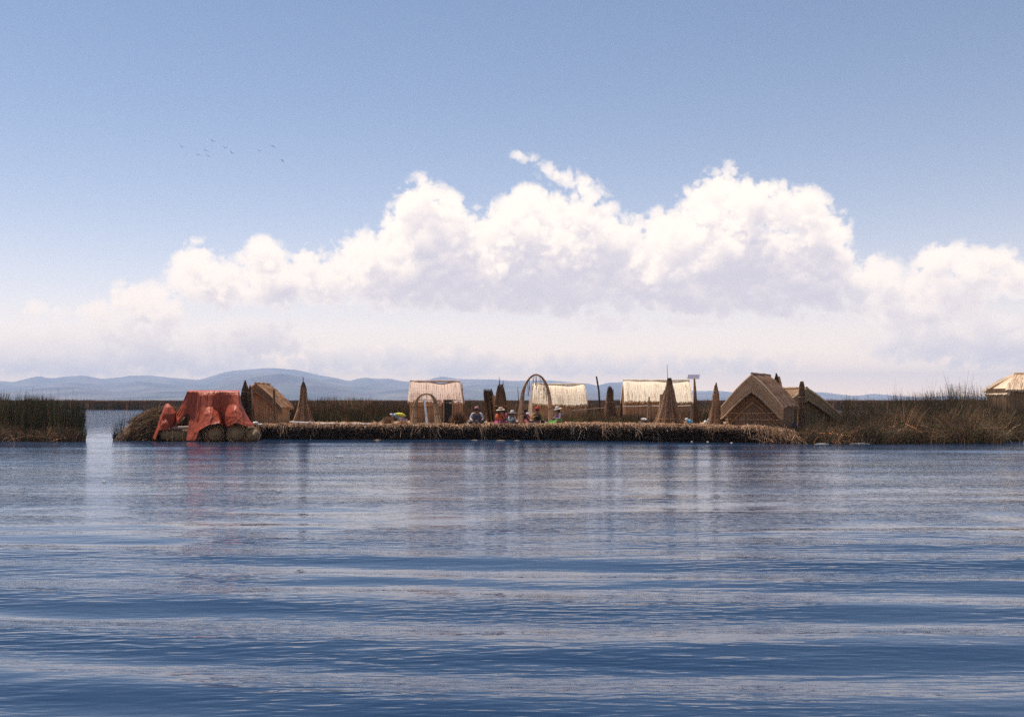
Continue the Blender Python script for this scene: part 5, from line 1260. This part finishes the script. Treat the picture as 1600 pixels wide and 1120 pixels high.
for lab, x, y, rl, fl, yw in (
    ('leftmost bird of the flock, wings half raised', 284.5, 230, .25, .45, .5), ('bird with sloping wings, lowest at the left of the flock', 309.5, 242, .30, .05, .3),
    ('bird with drooped wings above the lowest pair', 322, 235, .35, -.25, .4), ('bird at the right of the lowest pair', 325.5, 244, .40, .02, .3),
    ('highest bird of the flock', 332.5, 221, .25, .55, .7), ('bird with a steep V of wings in the middle of the flock', 352, 231.5, .15, .75, .4),
    ('bird with raised wings just below the steep winged middle bird', 362, 239.5, .45, .6, .6), ('bird with V wings, first of the three on the right', 405.5, 236.5, .10, .8, .3),
    ('upper right bird of the flock', 427, 229, .35, -.15, .5), ('rightmost and lowest bird of the flock', 441, 250.5, .45, -.3, .8)):
    bird(lab, x, y, 230, 1.22, rl, fl, yw)

# ------------------------------------------------------------------ scraps afloat
def scrap(label, px, py, L, w, col, cat='floating scrap'):
    w *= .6; L *= .85
    d = EYE*1600/(py-625); c = Vector(((px-800)*d/1600, d, .0)); root = thing('floating_scrap', label, cat, c, 'scraps floating on the lake')
    b = MB(); a = rnd.uniform(-.25, .25)
    b.tube([c+Vector((-L*.5, -a*.2, .004)), c+Vector((-L*.15, .02, .02)), c+Vector((L*.2, -.01, .018)), c+Vector((L*.5, a*.2, .006))], [w*.5, w, w*.9, w*.35], 6, col=col)
    b.build('reed_piece', M_PLAIN, root)
    b = MB(); b.tube([c+Vector((-L*.2, -.03, .01)), c+Vector((L*.1, -.05, .015)), c+Vector((L*.32, -.02, .006))], [w*.3, w*.5, w*.2], 5, col=tuple(k*.8 for k in col)); b.build('reed_piece', M_PLAIN, root)
WH = (.75, .70, .64)
for lab, x, y, L, w, col in (
    ('white scrap alone on the water below the channel', 163, 753, .10, .028, WH), ('pale scrap on the water below the first arch hut', 530, 714, .42, .03, WH), ('small pale scrap left of the middle of the lake', 435, 768, .14, .022, WH),
    ('pale reed afloat under the small arch', 590, 687.6, .42, .03, STRAW), ('pale reed afloat below the seated person in white sleeves', 742, 688, .5, .03, STRAW), ('pale reed afloat below the orange clad sitter', 782, 688.6, .5, .03, PALE), ('pale reed afloat just left of the big arch', 808, 688.8, .35, .025, PALE),
    ('round white scrap below the bright roofed hut', 1081, 690.5, .09, .04, WH), ('round white scrap below the pointed reed stack', 1106, 690.8, .10, .045, WH), ('white scrap at the foot of the big gabled hut', 1143, 692, .16, .03, WH),
    ('pale floating reeds at the crumbling island corner', 1230, 692.6, .7, .03, PALE), ('white scrap right of the island corner', 1248, 693.2, .16, .045, WH), ('long white floating strip before the right reed bed', 1284, 693.8, .75, .04, WH),
    ('white clump in the reeds just right of the long strip', 1312, 693, .22, .06, WH), ('widest white floating strip by the right reed bed', 1344, 693.4, 1.0, .05, WH), ('white strip in the gap at the right edge', 1582, 682.4, .5, .035, WH), ('pale reed below the left reed bed', 118, 684.5, .35, .03, PALE), ('short pale reed at the corner of the left reed bed', 133, 679.8, .16, .025, WH)):
    scrap(lab, x, y, L, w, col)
def fallen():
    root = thing('reed_heap', 'dry fallen reeds tangled at the waterline of the right reed bed', 'fallen reeds', P(1340, 692, 45))
    m = 260; px = rng.normal(1335, 16, m).clip(1290, 1372); C = lying(px, rng.uniform(44.6, 45.6, m), .05+np.abs(rng.normal(0, .14, m))*np.exp(-((px-1346)/14)**2)+.03, rng.uniform(.4, 1.0, m), rng.normal(.2, .5, m), rng.normal(.25, .3, m), .12)
    tag(strands('loose_reeds', C, rng.uniform(.014, .026, m), palette(m, [STRAW, PALE, TAN], [2, 2, 2]), M_REED, root), kind='stuff')
fallen()
print('objects', len(bpy.data.objects), 'script seconds', round(time.time()-T0, 1))
